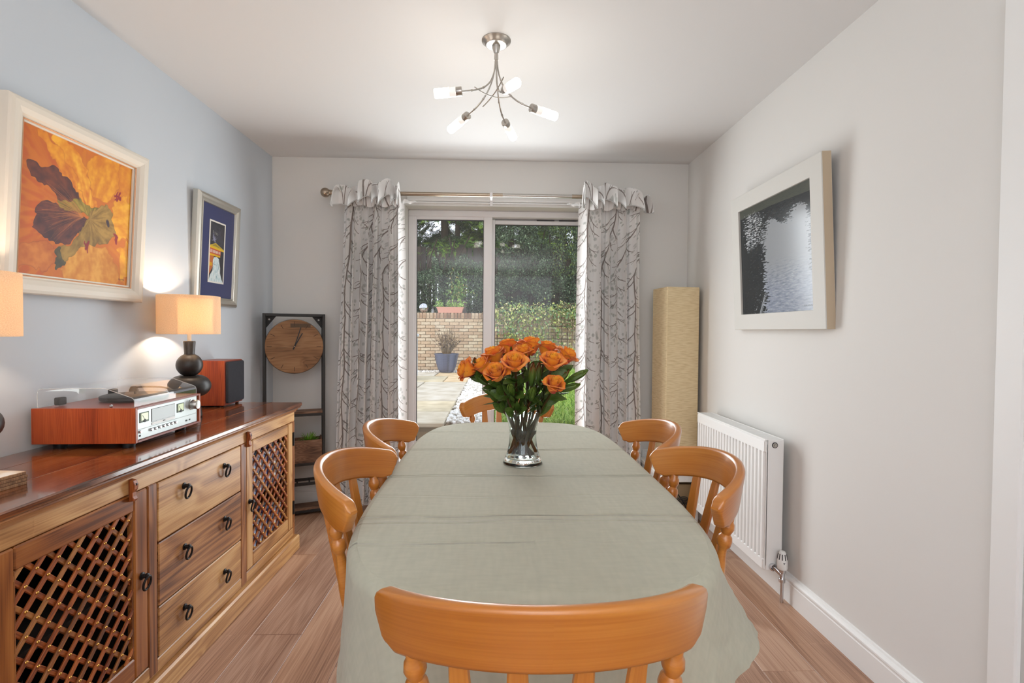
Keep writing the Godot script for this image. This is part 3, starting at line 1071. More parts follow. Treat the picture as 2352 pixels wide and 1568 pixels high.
func sideboard() -> void:
	var base := Vector3(-1.31, 0, -1.925)
	var sb := thing("sideboard", "long sheesham wood sideboard with lattice doors, three drawers and a glossy red-brown top", "sideboard", base)
	var XF := -1.105
	var XBK := -1.53
	var Z0 := -1.055
	var Z1 := -2.785
	# carcass
	var m := mb(base, 1)
	span(m, XBK, XF - 0.002, 0.05, 0.78, Z0, Z0 - 0.03)
	obj("side_panel", m, M.shee2, sb)
	m = mb(base, 1)
	span(m, XBK, XF - 0.002, 0.05, 0.78, Z1 + 0.03, Z1)
	obj("side_panel", m, M.shee2, sb)
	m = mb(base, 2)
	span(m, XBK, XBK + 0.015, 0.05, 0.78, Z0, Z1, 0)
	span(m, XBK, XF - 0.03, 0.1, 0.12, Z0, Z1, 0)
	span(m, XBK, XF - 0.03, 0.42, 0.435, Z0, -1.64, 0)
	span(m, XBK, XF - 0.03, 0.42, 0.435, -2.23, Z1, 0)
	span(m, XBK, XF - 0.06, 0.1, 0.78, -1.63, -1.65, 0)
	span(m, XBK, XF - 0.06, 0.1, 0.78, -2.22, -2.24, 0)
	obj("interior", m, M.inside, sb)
	# face frame
	for q in [[Z0, -1.12], [-1.622, -1.664], [-2.203, -2.252], [-2.762, Z1]]:
		m = mb(base, 1)
		obj("stile", span(m, XF - 0.03, XF + 0.001, 0.088, 0.715, q[0], q[1], 0.003), M.shee3, sb)
	m = mb(base, 2)
	span(m, XF - 0.03, XF, 0.715, 0.776, Z0, Z1, 0.003)
	obj("frieze_rail", m, M.shee, sb)
	m = mb(base, 2)
	span(m, XF - 0.03, XF, 0.085, 0.131, Z0, Z1, 0.003)
	obj("bottom_rail", m, M.shee, sb)
	m = mb(base, 2)
	span(m, XBK, -1.082, 0.0, 0.083, Z0 + 0.015, Z1 - 0.017, 0.007)
	obj("plinth", m, M.shee, sb)
	# cornice under the top, stepped and returned round the ends
	var pr := [Vector2(0, 0.768), Vector2(0.006, 0.768), Vector2(0.0075, 0.774), Vector2(0.012, 0.776), Vector2(0.016, 0.784), Vector2(0.019, 0.786), Vector2(0.02, 0.794)]
	m = mb(base, 2)
	for i in pr.size() - 1:
		var a: Vector2 = pr[i]
		var b: Vector2 = pr[i + 1]
		m.face([Vector3(XF + a.x, a.y, Z0 + a.x), Vector3(XF + a.x, a.y, Z1 - a.x), Vector3(XF + b.x, b.y, Z1 - b.x), Vector3(XF + b.x, b.y, Z0 + b.x)], Vector3(1, -0.3, 0))
		for e in [[Z1, -1.0], [Z0, 1.0]]:
			m.face([Vector3(XBK, a.y, e[0] + e[1] * a.x), Vector3(XF + a.x, a.y, e[0] + e[1] * a.x), Vector3(XF + b.x, b.y, e[0] + e[1] * b.x), Vector3(XBK, b.y, e[0] + e[1] * b.x)], Vector3(0, -0.3, e[1]))
	obj("cornice", m, M.shee2, sb)
	# top of three boards, a lip below it
	var zs := [-1.02, -2.81]
	var xb := [-1.535, -1.4, -1.235, -1.072]
	for k in 3:
		m = mb(base, 2)
		span(m, xb[k], xb[k + 1], 0.7955, 0.815, zs[0], zs[1], 0.0015 if k < 2 else 0.004)
		obj("top_board", m, M.top, sb)
	m = mb(base, 2)
	span(m, XBK, -1.078, 0.787, 0.7958, zs[0] - 0.004, zs[1] + 0.004, 0.002)
	obj("top_lip", m, M.shee3, sb)
	# drawers
	var ys := [[0.517, 0.713], [0.304, 0.5135], [0.134, 0.3005]]
	for k in 3:
		var dz := 0.016 if k == 1 else 0.012
		m = mb(base, 2)
		span(m, XF - 0.02, XF - 0.001 + dz * 0.25, ys[k][0], ys[k][1] - 0.001, -1.668, -2.2, 0.003)
		var d := obj("drawer", m, [M.shee, M.shee2, M.shee][k], sb)
		for z in [-1.803, -2.066]: ring_handle(base, Vector3(XF + dz * 0.25 - 0.001, [0.643, 0.425, 0.208][k], z), d)
	# doors
	lattice_door("door", sb, base, -1.122, -1.62, true, M.shee_shaded, -1.592)
	lattice_door("door", sb, base, -2.254, -2.76, false, M.shee, -2.28)
	# turning wooden latches at the top of each door and black hinges at the far edge
	for z in [-1.545, -2.258]:
		m = mb(base, 1)
		var o := PackedVector2Array([Vector2(-0.0, 0.034), Vector2(0.014, 0.03), Vector2(0.019, 0.018), Vector2(0.0175, 0.004), Vector2(0.012, -0.006), Vector2(0.0125, -0.018), Vector2(0.017, -0.026), Vector2(0.014, -0.032), Vector2(0, -0.034)])
		m.xf = m.xf * Transform3D(Basis(), Vector3(XF + 0.001, 0.728, z - 0.009))
		m.prism(o, 0.018, 0.0015)
		var l := obj("latch", m, M.slat, sb)
		m = mb(base)
		m.xf = m.xf * Transform3D(Basis(Vector3(0, 0, 1), Vector3(1, 0, 0), Vector3(0, 1, 0)), Vector3(XF + 0.018, 0.746, z))
		m.lathe([Vector2(0.004, 0), Vector2(0.004, 0.002), Vector2(0, 0.0028)], 10)
		obj("screw", m, M.iron, l)
	for y in [0.62, 0.243]:
		m = mb(base)
		m.tube([Vector3(XF + 0.002, y - 0.036, -2.763), Vector3(XF + 0.002, y + 0.036, -2.763)], 0.0065, 10)
		obj("hinge", m, M.iron, sb)
	# glimpses of what is stored behind the lattice
	for k in 2:
		var jar := thing("storage_jar", ["pale grey jar standing behind the left lattice door, upper of two glimpsed", "pale grey jar behind the left lattice door, on the cabinet bottom"][k], "jar", Vector3(-1.26, [0.436, 0.121][k], [-1.2, -1.3][k]))
		m = MB.new()
		m.lathe([Vector2(0, 0), Vector2(0.05, 0), Vector2(0.056, 0.01), Vector2(0.056, 0.13), Vector2(0.04, 0.15), Vector2(0.04, 0.165), Vector2(0, 0.165)], 20)
		obj("body", m, mat(rgb(196, 194, 190), 0.5), jar)
		m = MB.new()
		m.lathe([Vector2(0.043, 0.166), Vector2(0.043, 0.18), Vector2(0, 0.182)], 20)
		obj("lid", m, M.steel, jar)
	var cc := [rgb(120, 142, 190), rgb(214, 214, 220), rgb(150, 170, 206), rgb(90, 84, 130), rgb(206, 210, 214), rgb(178, 190, 214)]
	for k in 12:
		var up := k < 6
		var cs := thing("disc_case", ["first", "second", "third", "fourth", "fifth", "sixth"][k % 6] + " upright disc case from the drawers, on the " + ("upper" if up else "lower") + " shelf behind the right lattice door", "disc case", Vector3(-1.19, 0.4355 if up else 0.1205, -2.36 - (k % 6) * 0.055), rng.randf_range(-0.06, 0.06), "disc cases on the upper shelf behind the lattice" if up else "disc cases on the lower shelf behind the lattice")
		obj("case", one(Vector3(0, 0.095, 0), Vector3(0.135, 0.19, 0.04), 0.002), mat(cc[(k * 5) % 6], 0.35), cs)
		obj("spine", one(Vector3(0.068, 0.095, 0), Vector3(0.0015, 0.16, 0.03)), mat(cc[(k * 5 + 2) % 6], 0.4), cs)

# ---------------------------------------------------------------- what stands on the sideboard
func table_lamp(label: String, at: Vector3) -> void:
	var lp := thing("table_lamp", label, "lamp", at, 0.0)
	var m := MB.new()
	var pr := [Vector2(0, 0), Vector2(0.047, 0), Vector2(0.05, 0.004)]
	for k in 6: pr.append(Vector2(0.05 - 0.013 * k / 5.0, 0.008 + 0.085 * k / 5.0))
	for k in 13:
		var a := -PI * 0.5 + 0.22 + (PI - 0.44) * k / 12.0
		pr.append(Vector2(0.03 + 0.056 * cos(a), 0.142 + 0.05 * sin(a)))
	for k in 15:
		var a := -PI * 0.5 + 0.42 + (PI - 0.84) * k / 14.0
		pr.append(Vector2(0.0535 * cos(a), 0.238 + 0.0535 * sin(a)))
	pr += [Vector2(0.0205, 0.292), Vector2(0.0245, 0.343), Vector2(0.023, 0.347), Vector2(0, 0.347)]
	m.lathe(pr, 36)
	var bm := mat(rgb(46, 42, 40), 0.42, 0.0, ntex(111, 0.05, 64, 64, [rgb(176, 168, 160), rgb(255, 250, 244)], 3), Vector2(2, 12))
	obj("base", m, bm, lp)
	m = MB.new()
	m.lathe([Vector2(0.0085, 0.346), Vector2(0.0085, 0.385), Vector2(0.014, 0.387), Vector2(0.014, 0.43), Vector2(0, 0.43)], 14)
	obj("stem", m, mat(rgb(206, 200, 190), 0.3), lp)
	m = MB.new()
	var y0 := 0.379
	var y1 := 0.552
	m.lathe([Vector2(0.1215, y1 - 0.001), Vector2(0.1215, y0), Vector2(0.1245, y0), Vector2(0.1245, y1), Vector2(0.1215, y1)], 56, 3.0)
	var sm := mat(rgb(244, 230, 212), 0.85, 0.0, ntex(113, 0.25, 96, 256, [rgb(226, 216, 200), rgb(255, 254, 250)], 3, 256, 256), Vector2(2, 5))
	sm.backlight_enabled = true
	sm.backlight = Color(0.9, 0.88, 0.84)
	obj("shade", m, sm, lp)
	m = MB.new()
	m.tube(ring_path(Vector3(0, y1 - 0.012, 0), Vector3(0.12, 0, 0), Vector3(0, 0, 0.12), 28), 0.0015, 5, false)
	for k in 3: m.tube([Vector3(0.014, 0.425, 0).rotated(Vector3.UP, k * TAU / 3), Vector3(0.12, y1 - 0.012, 0).rotated(Vector3.UP, k * TAU / 3)], 0.0013, 5)
	obj("shade_carrier", m, M.steel, lp)
	var bulb := MB.new()
	var cir := [Vector2(0.011, 0.43), Vector2(0.012, 0.44)]
	for k in 9: cir.append(Vector2(0.02 * cos(-0.9 + (PI * 0.5 + 0.9) * k / 8.0), 0.463 + 0.02 * sin(-0.9 + (PI * 0.5 + 0.9) * k / 8.0)))
	bulb.lathe(cir, 16)
	var em := mat(rgb(255, 240, 220), 0.5)
	em.emission_enabled = true
	em.emission = rgb(255, 216, 160)
	em.emission_energy_multiplier = 4.0
	obj("bulb", bulb, em, lp)
	lamp("lamp_glow", Vector3(0, 0.463, 0), rgb(255, 230, 204), 0.12, 0.02, lp)

func on_sideboard() -> void:
	table_lamp("black stacked-sphere table lamp with lit linen drum shade, between the record player and the speaker", Vector3(-1.397, 0.815, -2.33))
	table_lamp("lit linen-shaded table lamp cut by the left edge, below the flower painting", Vector3(-1.412, 0.815, -1.36))
	# loudspeaker
	var sp := thing("loudspeaker", "cherry wood bookshelf speaker with black cloth grille at the far end of the sideboard", "speaker", Vector3(-1.462, 0.815, -2.705), deg_to_rad(2))
	obj("cabinet", one(Vector3(0, 0.124, 0), Vector3(0.135, 0.232, 0.19), 0.002, 1), M.cherry, sp)
	obj("front_trim", one(Vector3(0.0685, 0.124, 0), Vector3(0.004, 0.228, 0.188), 0.001), M.cherryred, sp)
	var gr := MB.new()
	var o := PackedVector2Array()
	for q in [[-1, -1], [1, -1], [1, 1], [-1, 1]]:
		for k in 5:
			var a: float = {[-1, -1]: PI, [1, -1]: PI * 1.5, [1, 1]: 0.0, [-1, 1]: PI * 0.5}[q] + k * PI / 8.0
			o.append(Vector2(q[0] * 0.078 + 0.011 * cos(a), q[1] * 0.096 + 0.011 * sin(a)))
	gr.xf = Transform3D(Basis(Vector3(0, 0, -1), Vector3(0, 1, 0), Vector3(1, 0, 0)), Vector3(0.0705, 0.126, 0))
	gr.prism(o, 0.013, 0.002)
	obj("grille", gr, bump(mat(rgb(40, 40, 46), 0.9), ntex(115, 0.4, 64, 64, [Color.BLACK, Color.WHITE], 1), 0.1), sp)
	for x in [-0.05, 0.05]:
		for z in [-0.075, 0.075]: obj("foot", one(Vector3(x, 0.004, z), Vector3(0.015, 0.008, 0.015), 0.002), M.black, sp)
	# stack of thin boards at the left edge
	for k in 4:
		var bd := thing("place_mat", ["bottom", "second lowest", "second highest"][k] + " wooden place mat of the stack at the left end of the sideboard" if k < 3 else "topmost place mat with a pale printed face, on the stack at the left edge", "place mat", Vector3(-1.335 + rng.randf_range(-0.002, 0.002), 0.815 + k * 0.0082, -1.225 + rng.randf_range(-0.002, 0.002)), deg_to_rad(-6), "stack of place mats" if k < 3 else "")
		obj("board", one(Vector3(0, 0.004, 0), Vector3(0.23, 0.0078, 0.23), 0.0012), M.rustic, bd)
		if k == 3:
			obj("print", one(Vector3(0, 0.0082, 0), Vector3(0.226, 0.0006, 0.226)), mat(Color.WHITE, 0.35, 0.0, ntex(117, 0.02, 64, 64, [rgb(90, 96, 120), rgb(206, 170, 128), rgb(240, 232, 222), rgb(245, 240, 234)], 3), Vector2(4, 4)), bd)
	# record player
	var tt := thing("record_player", "retro record player with cherry wood case, silver front panel and clear lid", "record player", Vector3(-1.365, 0.815, -1.888), deg_to_rad(2.4))
	var D := 0.1625
	var W := 0.198
	var m := MB.new()
	m.g = 1
	m.off = Vector2(0.4, 0.7)
	m.box(Vector3(0, 0.079, W - 0.006), Vector3(D * 2, 0.118, 0.012), 0.001)
	obj("side_panel", m, M.cherry, tt)
	obj("side_panel", one(Vector3(0, 0.079, -W + 0.006), Vector3(D * 2, 0.118, 0.012), 0.001, 1), M.cherry, tt)
	m = MB.new()
	m.box(Vector3(-0.01, 0.0795, 0), Vector3(D * 2 - 0.028, 0.114, W * 2 - 0.024), 0.001)
	m.box(Vector3(D - 0.005, 0.135, 0), Vector3(0.01, 0.007, W * 2 - 0.024), 0.001)
	m.box(Vector3(D - 0.005, 0.0235, 0), Vector3(0.01, 0.007, W * 2 - 0.024), 0.001)
	obj("case", m, M.cherryred, tt)
	for x in [-0.11, 0.11]:
		for z in [-0.15, 0.15]:
			m = MB.new()
			m.xf.origin = Vector3(x, 0, z)
			m.lathe([Vector2(0.018, 0), Vector2(0.02, 0.01), Vector2(0.018, 0.021)], 14)
			obj("foot", m, M.black, tt)
	m = MB.new()
	m.box(Vector3(D - 0.0095, 0.0795, 0), Vector3(0.006, 0.104, W * 2 - 0.026), 0.001)
	m.box(Vector3(D - 0.0075, 0.0615, 0), Vector3(0.004, 0.0025, W * 2 - 0.03), 0.001)
	var panel := obj("front_panel", m, mat(rgb(198, 207, 207), 0.35, 0.25), tt)
	var PZ := func(f: float) -> float: return (W - 0.013) - f * (W * 2 - 0.026)
	var px := D - 0.0062
	for q in [[0.045, 0.175, 0.083, 0.117], [0.62, 0.745, 0.083, 0.117]]:
		m = MB.new()
		var z0: float = PZ.call(q[0])
		var z1: float = PZ.call(q[1])
		var c := Vector3(px, (q[2] + q[3]) * 0.5, (z0 + z1) * 0.5)
		m.box(c, Vector3(0.003, q[3] - q[2], z0 - z1), 0.001)
		var vu := obj("level_meter", m, mat(rgb(66, 84, 54), 0.4), panel)
		m = MB.new()
		m.box(c + Vector3(0.002, 0.002, 0), Vector3(0.001, (q[3] - q[2]) * 0.72, (z0 - z1) * 0.74))
		var dial := mat(rgb(206, 218, 176), 0.2)
		dial.emission_enabled = true
		dial.emission = rgb(190, 210, 140)
		dial.emission_energy_multiplier = 0.15
		obj("meter_dial", m, dial, panel)
		m = MB.new()
		m.xf = Transform3D(Basis(Vector3(0, 0, 1), Vector3(1, 0, 0), Vector3(0, 1, 0)), c + Vector3(0.002, -0.012, 0))
		m.lathe([Vector2(0.006, 0), Vector2(0.006, 0.0012), Vector2(0, 0.0014)], 14)
		m.xf = Transform3D()
		m.bar(c + Vector3(0.0028, -0.01, 0), c + Vector3(0.0028, 0.008, 0.012), 0.0008, 0.0006, Vector3.RIGHT)
		obj("needle", m, M.gasket, panel)
	m = MB.new()
	var za: float = PZ.call(0.215)
	var zb: float = PZ.call(0.585)
	m.box(Vector3(px, 0.0985, (za + zb) * 0.5), Vector3(0.003, 0.046, za - zb), 0.001)
	var dm := mat(rgb(24, 26, 26), 0.06)
	dm.clearcoat_enabled = true
	obj("display", m, dm, panel)
	m = MB.new()
	m.box(Vector3(px + 0.0004, 0.0695, (za + zb) * 0.5), Vector3(0.003, 0.009, za - zb), 0.001)
	var tray := obj("disc_tray", m, M.white, panel)
	m = MB.new()
	m.box(Vector3(px + 0.0022, 0.07, (za + zb) * 0.5), Vector3(0.0006, 0.003, 0.012))
	obj("tray_mark", m, M.gasket, tray)
	var ax := Basis(Vector3(0, 0, 1), Vector3(1, 0, 0), Vector3(0, 1, 0))
	m = MB.new()
	m.xf = Transform3D(ax, Vector3(px, 0.101, PZ.call(0.885)))
	m.lathe([Vector2(0.021, 0), Vector2(0.021, 0.003), Vector2(0.0185, 0.004), Vector2(0.0185, 0.024), Vector2(0.0172, 0.026), Vector2(0.016, 0.0255), Vector2(0, 0.0255)], 36)
	obj("volume_knob", m, M.steel, panel)
	for f in [0.045, 0.205, 0.268, 0.332, 0.396, 0.46, 0.525, 0.59]:
		m = MB.new()
		m.xf = Transform3D(ax, Vector3(px, 0.0535 if f < 0.1 else 0.05, PZ.call(f)))
		m.lathe([Vector2(0.0052, 0), Vector2(0.0052, 0.006), Vector2(0.0045, 0.0068), Vector2(0, 0.0068)], 12)
		obj("knob", m, M.chrome, panel)
	for q in [[0.05, 0.04, 0.008], [0.79, 0.043, 0.012], [0.85, 0.043, 0.009]]: obj("socket", one(Vector3(px, q[1], PZ.call(q[0])), Vector3(0.0016, 0.006, q[2]), 0.0004), M.black, panel)
	# platter, arm, hinges, lid
	m = MB.new()
	m.xf.origin = Vector3(0.015, 0.138, -0.03)
	m.lathe([Vector2(0.104, 0.004), Vector2(0.106, 0.006), Vector2(0.106, 0.016), Vector2(0.1, 0.019), Vector2(0.03, 0.0185), Vector2(0.028, 0.0195), Vector2(0, 0.0195)], 44)
	m.lathe([Vector2(0.0035, 0.0195), Vector2(0.003, 0.028), Vector2(0, 0.03)], 10)
	obj("platter", m, mat(rgb(30, 30, 32), 0.5), tt)
	m = MB.new()
	m.tube(bez(Vector3(-0.07, 0.168, -0.155), Vector3(0.03, 0.176, -0.16), Vector3(0.09, 0.165, -0.12), 8), 0.0035, 8)
	m.xf.origin = Vector3(-0.07, 0.138, -0.155)
	m.lathe([Vector2(0.016, 0), Vector2(0.016, 0.02), Vector2(0.01, 0.034), Vector2(0, 0.035)], 16)
	obj("tone_arm", m, M.black, tt)
	for z in [0.125, -0.125]: obj("hinge", one(Vector3(-0.128, 0.153, z), Vector3(0.02, 0.026, 0.032), 0.003), M.black, tt)
	m = MB.new()
	m.xf = Transform3D(ax, Vector3(0.07, 0.142, W - 0.02))
	m.lathe([Vector2(0.005, 0), Vector2(0.006, 0.005), Vector2(0, 0.008)], 12)
	obj("lid_pad", m, M.chrome, tt)
	# lid shell: outer skin and inner skin with thickness, open below
	var lo := [Vector2(-0.152, 0.139), Vector2(-0.152, 0.19), Vector2(-0.147, 0.198), Vector2(-0.138, 0.201), Vector2(0.052, 0.203), Vector2(0.066, 0.2), Vector2(0.142, 0.172), Vector2(0.15, 0.166), Vector2(0.152, 0.158), Vector2(0.152, 0.139)]
	m = MB.new()
	var hw := W - 0.012
	for k in lo.size() - 1:
		var a: Vector2 = lo[k]
		var b: Vector2 = lo[k + 1]
		m.face([Vector3(a.x, a.y, -hw), Vector3(b.x, b.y, -hw), Vector3(b.x, b.y, hw), Vector3(a.x, a.y, hw)], Vector3(a.y - b.y, b.x - a.x, 0) * 1.0)
	for sgn in [-1.0, 1.0]:
		for k in range(1, lo.size() - 1):
			m.face([Vector3(lo[0].x, lo[0].y, sgn * hw), Vector3(lo[k].x, lo[k].y, sgn * hw), Vector3(lo[k + 1].x, lo[k + 1].y, sgn * hw)], Vector3(0, 0, sgn))
	obj("lid", m, M.glass, tt)
	m = MB.new()
	for sgn in [-1.0, 1.0]:
		var pth := []
		for q in lo: pth.append(Vector3(q.x, q.y, sgn * hw))
		m.tube(pth, 0.0011, 5)
	var le := mat(Color(0.93, 0.95, 0.95, 0.35), 0.1)
	le.transparency = BaseMaterial3D.TRANSPARENCY_ALPHA
	obj("lid_edge", m, le, tt)

# ---------------------------------------------------------------- pictures
func frame_ring(m: MB, w: float, h: float, prof: Array) -> void:
	for k in prof.size() - 1:
		var a: Vector2 = prof[k]
		var b: Vector2 = prof[k + 1]
		var ra := [Vector3(-w * 0.5 + a.x, -h * 0.5 + a.x, a.y), Vector3(w * 0.5 - a.x, -h * 0.5 + a.x, a.y), Vector3(w * 0.5 - a.x, h * 0.5 - a.x, a.y), Vector3(-w * 0.5 + a.x, h * 0.5 - a.x, a.y)]
		var rb := [Vector3(-w * 0.5 + b.x, -h * 0.5 + b.x, b.y), Vector3(w * 0.5 - b.x, -h * 0.5 + b.x, b.y), Vector3(w * 0.5 - b.x, h * 0.5 - b.x, b.y), Vector3(-w * 0.5 + b.x, h * 0.5 - b.x, b.y)]
		var out := [Vector3(0, -1, 0), Vector3(1, 0, 0), Vector3(0, 1, 0), Vector3(-1, 0, 0)]
		for i in 4:
			var j := (i + 1) % 4
			m.g = 0 if i % 2 == 0 else 1
			m.face([ra[i], ra[j], rb[j], rb[i]], out[i] * (b.y - a.y) + Vector3(0, 0, b.x - a.x))

func picture(called: String, label: String, at: Vector3, face_x: float, lean: float, w: float, h: float, prof: Array, fm: Material, inner: Vector2, depth: float, img: Image, rough: float) -> Node3D:
	var o := thing(called, label, "picture", at)
	o.basis = Basis(Vector3.UP, PI * 0.5 * face_x) * Basis(Vector3.RIGHT, lean)
	var m := MB.new()
	frame_ring(m, w, h, prof)
	obj("frame", m, fm, o)
	m = MB.new()
	m.quad_uv(Vector3(-inner.x, -inner.y, depth), Vector3(inner.x, -inner.y, depth), Vector3(inner.x, inner.y, depth), Vector3(-inner.x, inner.y, depth))
	var pm := mat(Color.WHITE, rough, 0.0, ImageTexture.create_from_image(img))
	pm.texture_repeat = false
	obj("artwork", m, pm, o)
	return o

func pictures() -> void:
	# flower painting
	var S := 640
	var im := Image.create(S, S, false, Image.FORMAT_RGBA8)
	im.fill(rgb(206, 112, 24))
	var q := func(u, v): return Vector2(u * S, v * S)
	for k in 260:
		var u := rng.randf()
		var v := rng.randf()
		var c := rgb(196, 92, 24).lerp(rgb(222, 142, 26), clampf(u * 0.9 + rng.randf_range(-0.25, 0.25) - 0.1 * v, 0, 1))
		c.a = 0.4
		var d := Vector2(u - 0.5, v - 0.5).normalized() * 0.16
		stroke(im, curve(q.call(u, v), q.call(u + d.x * 0.5 + rng.randfn(0, 0.02), v + d.y * 0.5), q.call(u + d.x, v + d.y)), c, 34, 16, 0.2)
	var shapes := [
		[[[0.1, -0.02], [0.3, 0.08], [0.44, 0.22], [0.56, 0.44], [0.48, 0.4], [0.34, 0.28], [0.2, 0.14]], rgb(206, 110, 16), rgb(238, 160, 30)],
		[[[0.2, -0.02], [0.4, 0.02], [0.54, 0.16], [0.63, 0.42], [0.55, 0.4], [0.42, 0.22]], rgb(214, 118, 14), rgb(246, 178, 44)],
		[[[0.52, 0.1], [0.6, 0.0], [0.82, -0.02], [0.9, 0.1], [0.84, 0.26], [0.72, 0.36], [0.62, 0.36]], rgb(212, 122, 12), rgb(238, 164, 26)],
		[[[0.86, 0.02], [1.03, 0.0], [1.03, 0.3], [0.86, 0.3]], rgb(206, 112, 14), rgb(228, 150, 24)],
		[[[0.79, 0.42], [0.85, 0.29], [0.97, 0.22], [1.03, 0.4], [0.99, 0.6], [0.88, 0.64], [0.8, 0.54]], rgb(222, 140, 14), rgb(244, 180, 40)],
		[[[0.36, 0.94], [0.44, 0.78], [0.6, 0.68], [0.74, 0.7], [0.86, 0.8], [0.9, 0.94], [0.84, 1.03], [0.4, 1.03]], rgb(206, 124, 30), rgb(232, 164, 64)],
		[[[-0.03, 0.8], [0.2, 0.74], [0.32, 0.84], [0.22, 0.95], [-0.03, 1.0]], rgb(186, 92, 26), rgb(216, 130, 48)],
		[[[0.88, 0.68], [1.03, 0.6], [1.03, 0.92], [0.93, 0.95]], rgb(216, 134, 20), rgb(240, 176, 30)],
		[[[0.04, 0.24], [0.12, 0.26], [0.24, 0.22], [0.37, 0.29], [0.5, 0.37], [0.44, 0.4], [0.3, 0.42], [0.17, 0.36], [0.05, 0.31]], rgb(72, 32, 30), rgb(120, 58, 34)],
		[[[0.1, 0.54], [0.3, 0.47], [0.47, 0.5], [0.55, 0.53], [0.47, 0.64], [0.38, 0.73], [0.3, 0.77], [0.19, 0.72], [0.11, 0.66], [0.14, 0.6]], rgb(66, 30, 34), rgb(112, 54, 42)],
		[[[0.27, 0.43], [0.4, 0.385], [0.56, 0.39], [0.65, 0.43], [0.6, 0.5], [0.46, 0.505], [0.33, 0.48]], rgb(112, 94, 26), rgb(176, 150, 54)],
		[[[0.54, 0.53], [0.64, 0.42], [0.74, 0.37], [0.8, 0.46], [0.85, 0.6], [0.76, 0.68], [0.62, 0.69], [0.5, 0.75], [0.41, 0.88], [0.32, 0.88], [0.34, 0.78], [0.46, 0.68]], rgb(128, 96, 36), rgb(176, 138, 62)],
		[[[0.27, 0.88], [0.33, 0.8], [0.4, 0.89], [0.31, 0.94]], rgb(70, 62, 42), rgb(104, 92, 54)]]
	var masks := []
	for D in shapes:
		var mk := Image.create(S, S, false, Image.FORMAT_L8)
		var pts := []
		for p in D[0]: pts.append(q.call(p[0], p[1]))
		poly(mk, pts, Color.WHITE)
		mk.resize(S / 16, S / 16, Image.INTERPOLATE_TRILINEAR)
		mk.resize(S, S, Image.INTERPOLATE_CUBIC)
		masks.append(mk.get_data())
	var n1 := noise(71, 0.008, 2)
	var n2 := noise(73, 0.008, 2)
	var n3 := noise(79, 1.0, 3)
	var n4 := noise(83, 0.03, 2)
	var src := im.get_data()
	for y in S:
		for x in S:
			var wx := clampi(int(x + 30.0 * n1.get_noise_2d(x, y)), 0, S - 1)
			var wy := clampi(int(y + 30.0 * n2.get_noise_2d(x, y)), 0, S - 1)
			var j := wy * S + wx
			var i := (y * S + x) * 4
			var c := Color(src[i] / 255.0, src[i + 1] / 255.0, src[i + 2] / 255.0)
			var dv := Vector2(x - 0.58 * S, y - 0.52 * S)
			var st := 0.5 + 0.9 * n3.get_noise_2d(dv.angle() * 3.2, dv.length() * 0.007) + 0.25 * n4.get_noise_2d(x, y)
			for k in masks.size():
				var m: int = masks[k][j]
				if m > 84:
					var e := m / 255.0
					var cc: Color = shapes[k][1].lerp(shapes[k][2], clampf(st + 0.35 * (e - 0.8), 0.0, 1.0))
					cc = cc.lerp(shapes[k][1] * 0.78, clampf(1.0 - absf(e - 0.48) * 7.0, 0.0, 1.0) * 0.45)
					c = c.lerp(cc, smoothstep(0.36, 0.52, e))
			src[i] = clampi(int(c.r * 255.0), 0, 255)
			src[i + 1] = clampi(int(c.g * 255.0), 0, 255)
			src[i + 2] = clampi(int(c.b * 255.0), 0, 255)
	im.set_data(S, S, false, Image.FORMAT_RGBA8, src)
	for k in 90:
		var a := rng.randf_range(2.2, 4.1)
		var r := rng.randf_range(0.12, 0.42)
		var c0 := Vector2(0.52, 0.52)
		var e := c0 + Vector2(cos(a), -sin(a) * 0.7) * r
		stroke(im, curve(q.call(c0.x, c0.y), q.call(lerpf(c0.x, e.x, 0.5), lerpf(c0.y, e.y, 0.5) - 0.03), q.call(e.x, e.y)), Color(0.8, 0.5, 0.24, 0.35), 2, 2, 0.3)
	for p in [[0.86, 0.27], [0.57, 0.72], [0.86, 0.62]]:
		for w in 7: stroke(im, curve(q.call(p[0] + rng.randfn(0, 0.018), p[1] + rng.randfn(0, 0.03)), q.call(p[0] + rng.randfn(0, 0.014), p[1]), q.call(p[0] + rng.randfn(0, 0.016), p[1] + rng.randfn(0, 0.03))), Color(0.56, 0.1, 0.13, 0.6), 15, 8, 0.3)
	stroke(im, curve(q.call(0.755, 0.5), q.call(0.765, 0.52), q.call(0.77, 0.54)), rgb(56, 38, 48), 24, 16, 0.3)
	for k in 5: stroke(im, curve(q.call(0.9 + k * 0.014, 0.955), q.call(0.905 + k * 0.014, 0.935), q.call(0.91 + k * 0.014, 0.96)), rgb(120, 60, 24), 3, 3, 0.5)
	var fm := mat(rgb(226, 218, 204), 0.5)
	var pr := [Vector2(0, -0.022), Vector2(0, 0.018), Vector2(0.004, 0.024), Vector2(0.014, 0.027), Vector2(0.03, 0.026), Vector2(0.046, 0.019), Vector2(0.052, 0.012), Vector2(0.056, 0.012), Vector2(0.057, 0.008), Vector2(0.066, 0.006), Vector2(0.066, -0.004)]
	var o := picture("flower_painting", "large orange and yellow flower painting in a wide cream frame on the blue wall", Vector3(-1.508, 1.631, -1.878), 1.0, 0.055, 0.608, 0.608, pr, fm, Vector2(0.24, 0.24), 0.0, im, 0.55)
	var m := MB.new()
	frame_ring(m, 0.608, 0.608, [Vector2(0.0555, 0.0125), Vector2(0.058, 0.0135), Vector2(0.0605, 0.0095)])
	obj("gilt_line", m, mat(rgb(206, 160, 124), 0.4, 0.3), o)
	# small print in a silver frame with a navy mount
	var iw := 192
	var ih := 416
	im = Image.create(iw, ih, false, Image.FORMAT_RGBA8)
	im.fill(rgb(58, 58, 62))
	var q2 := func(u, v): return Vector2(u * iw, v * ih)
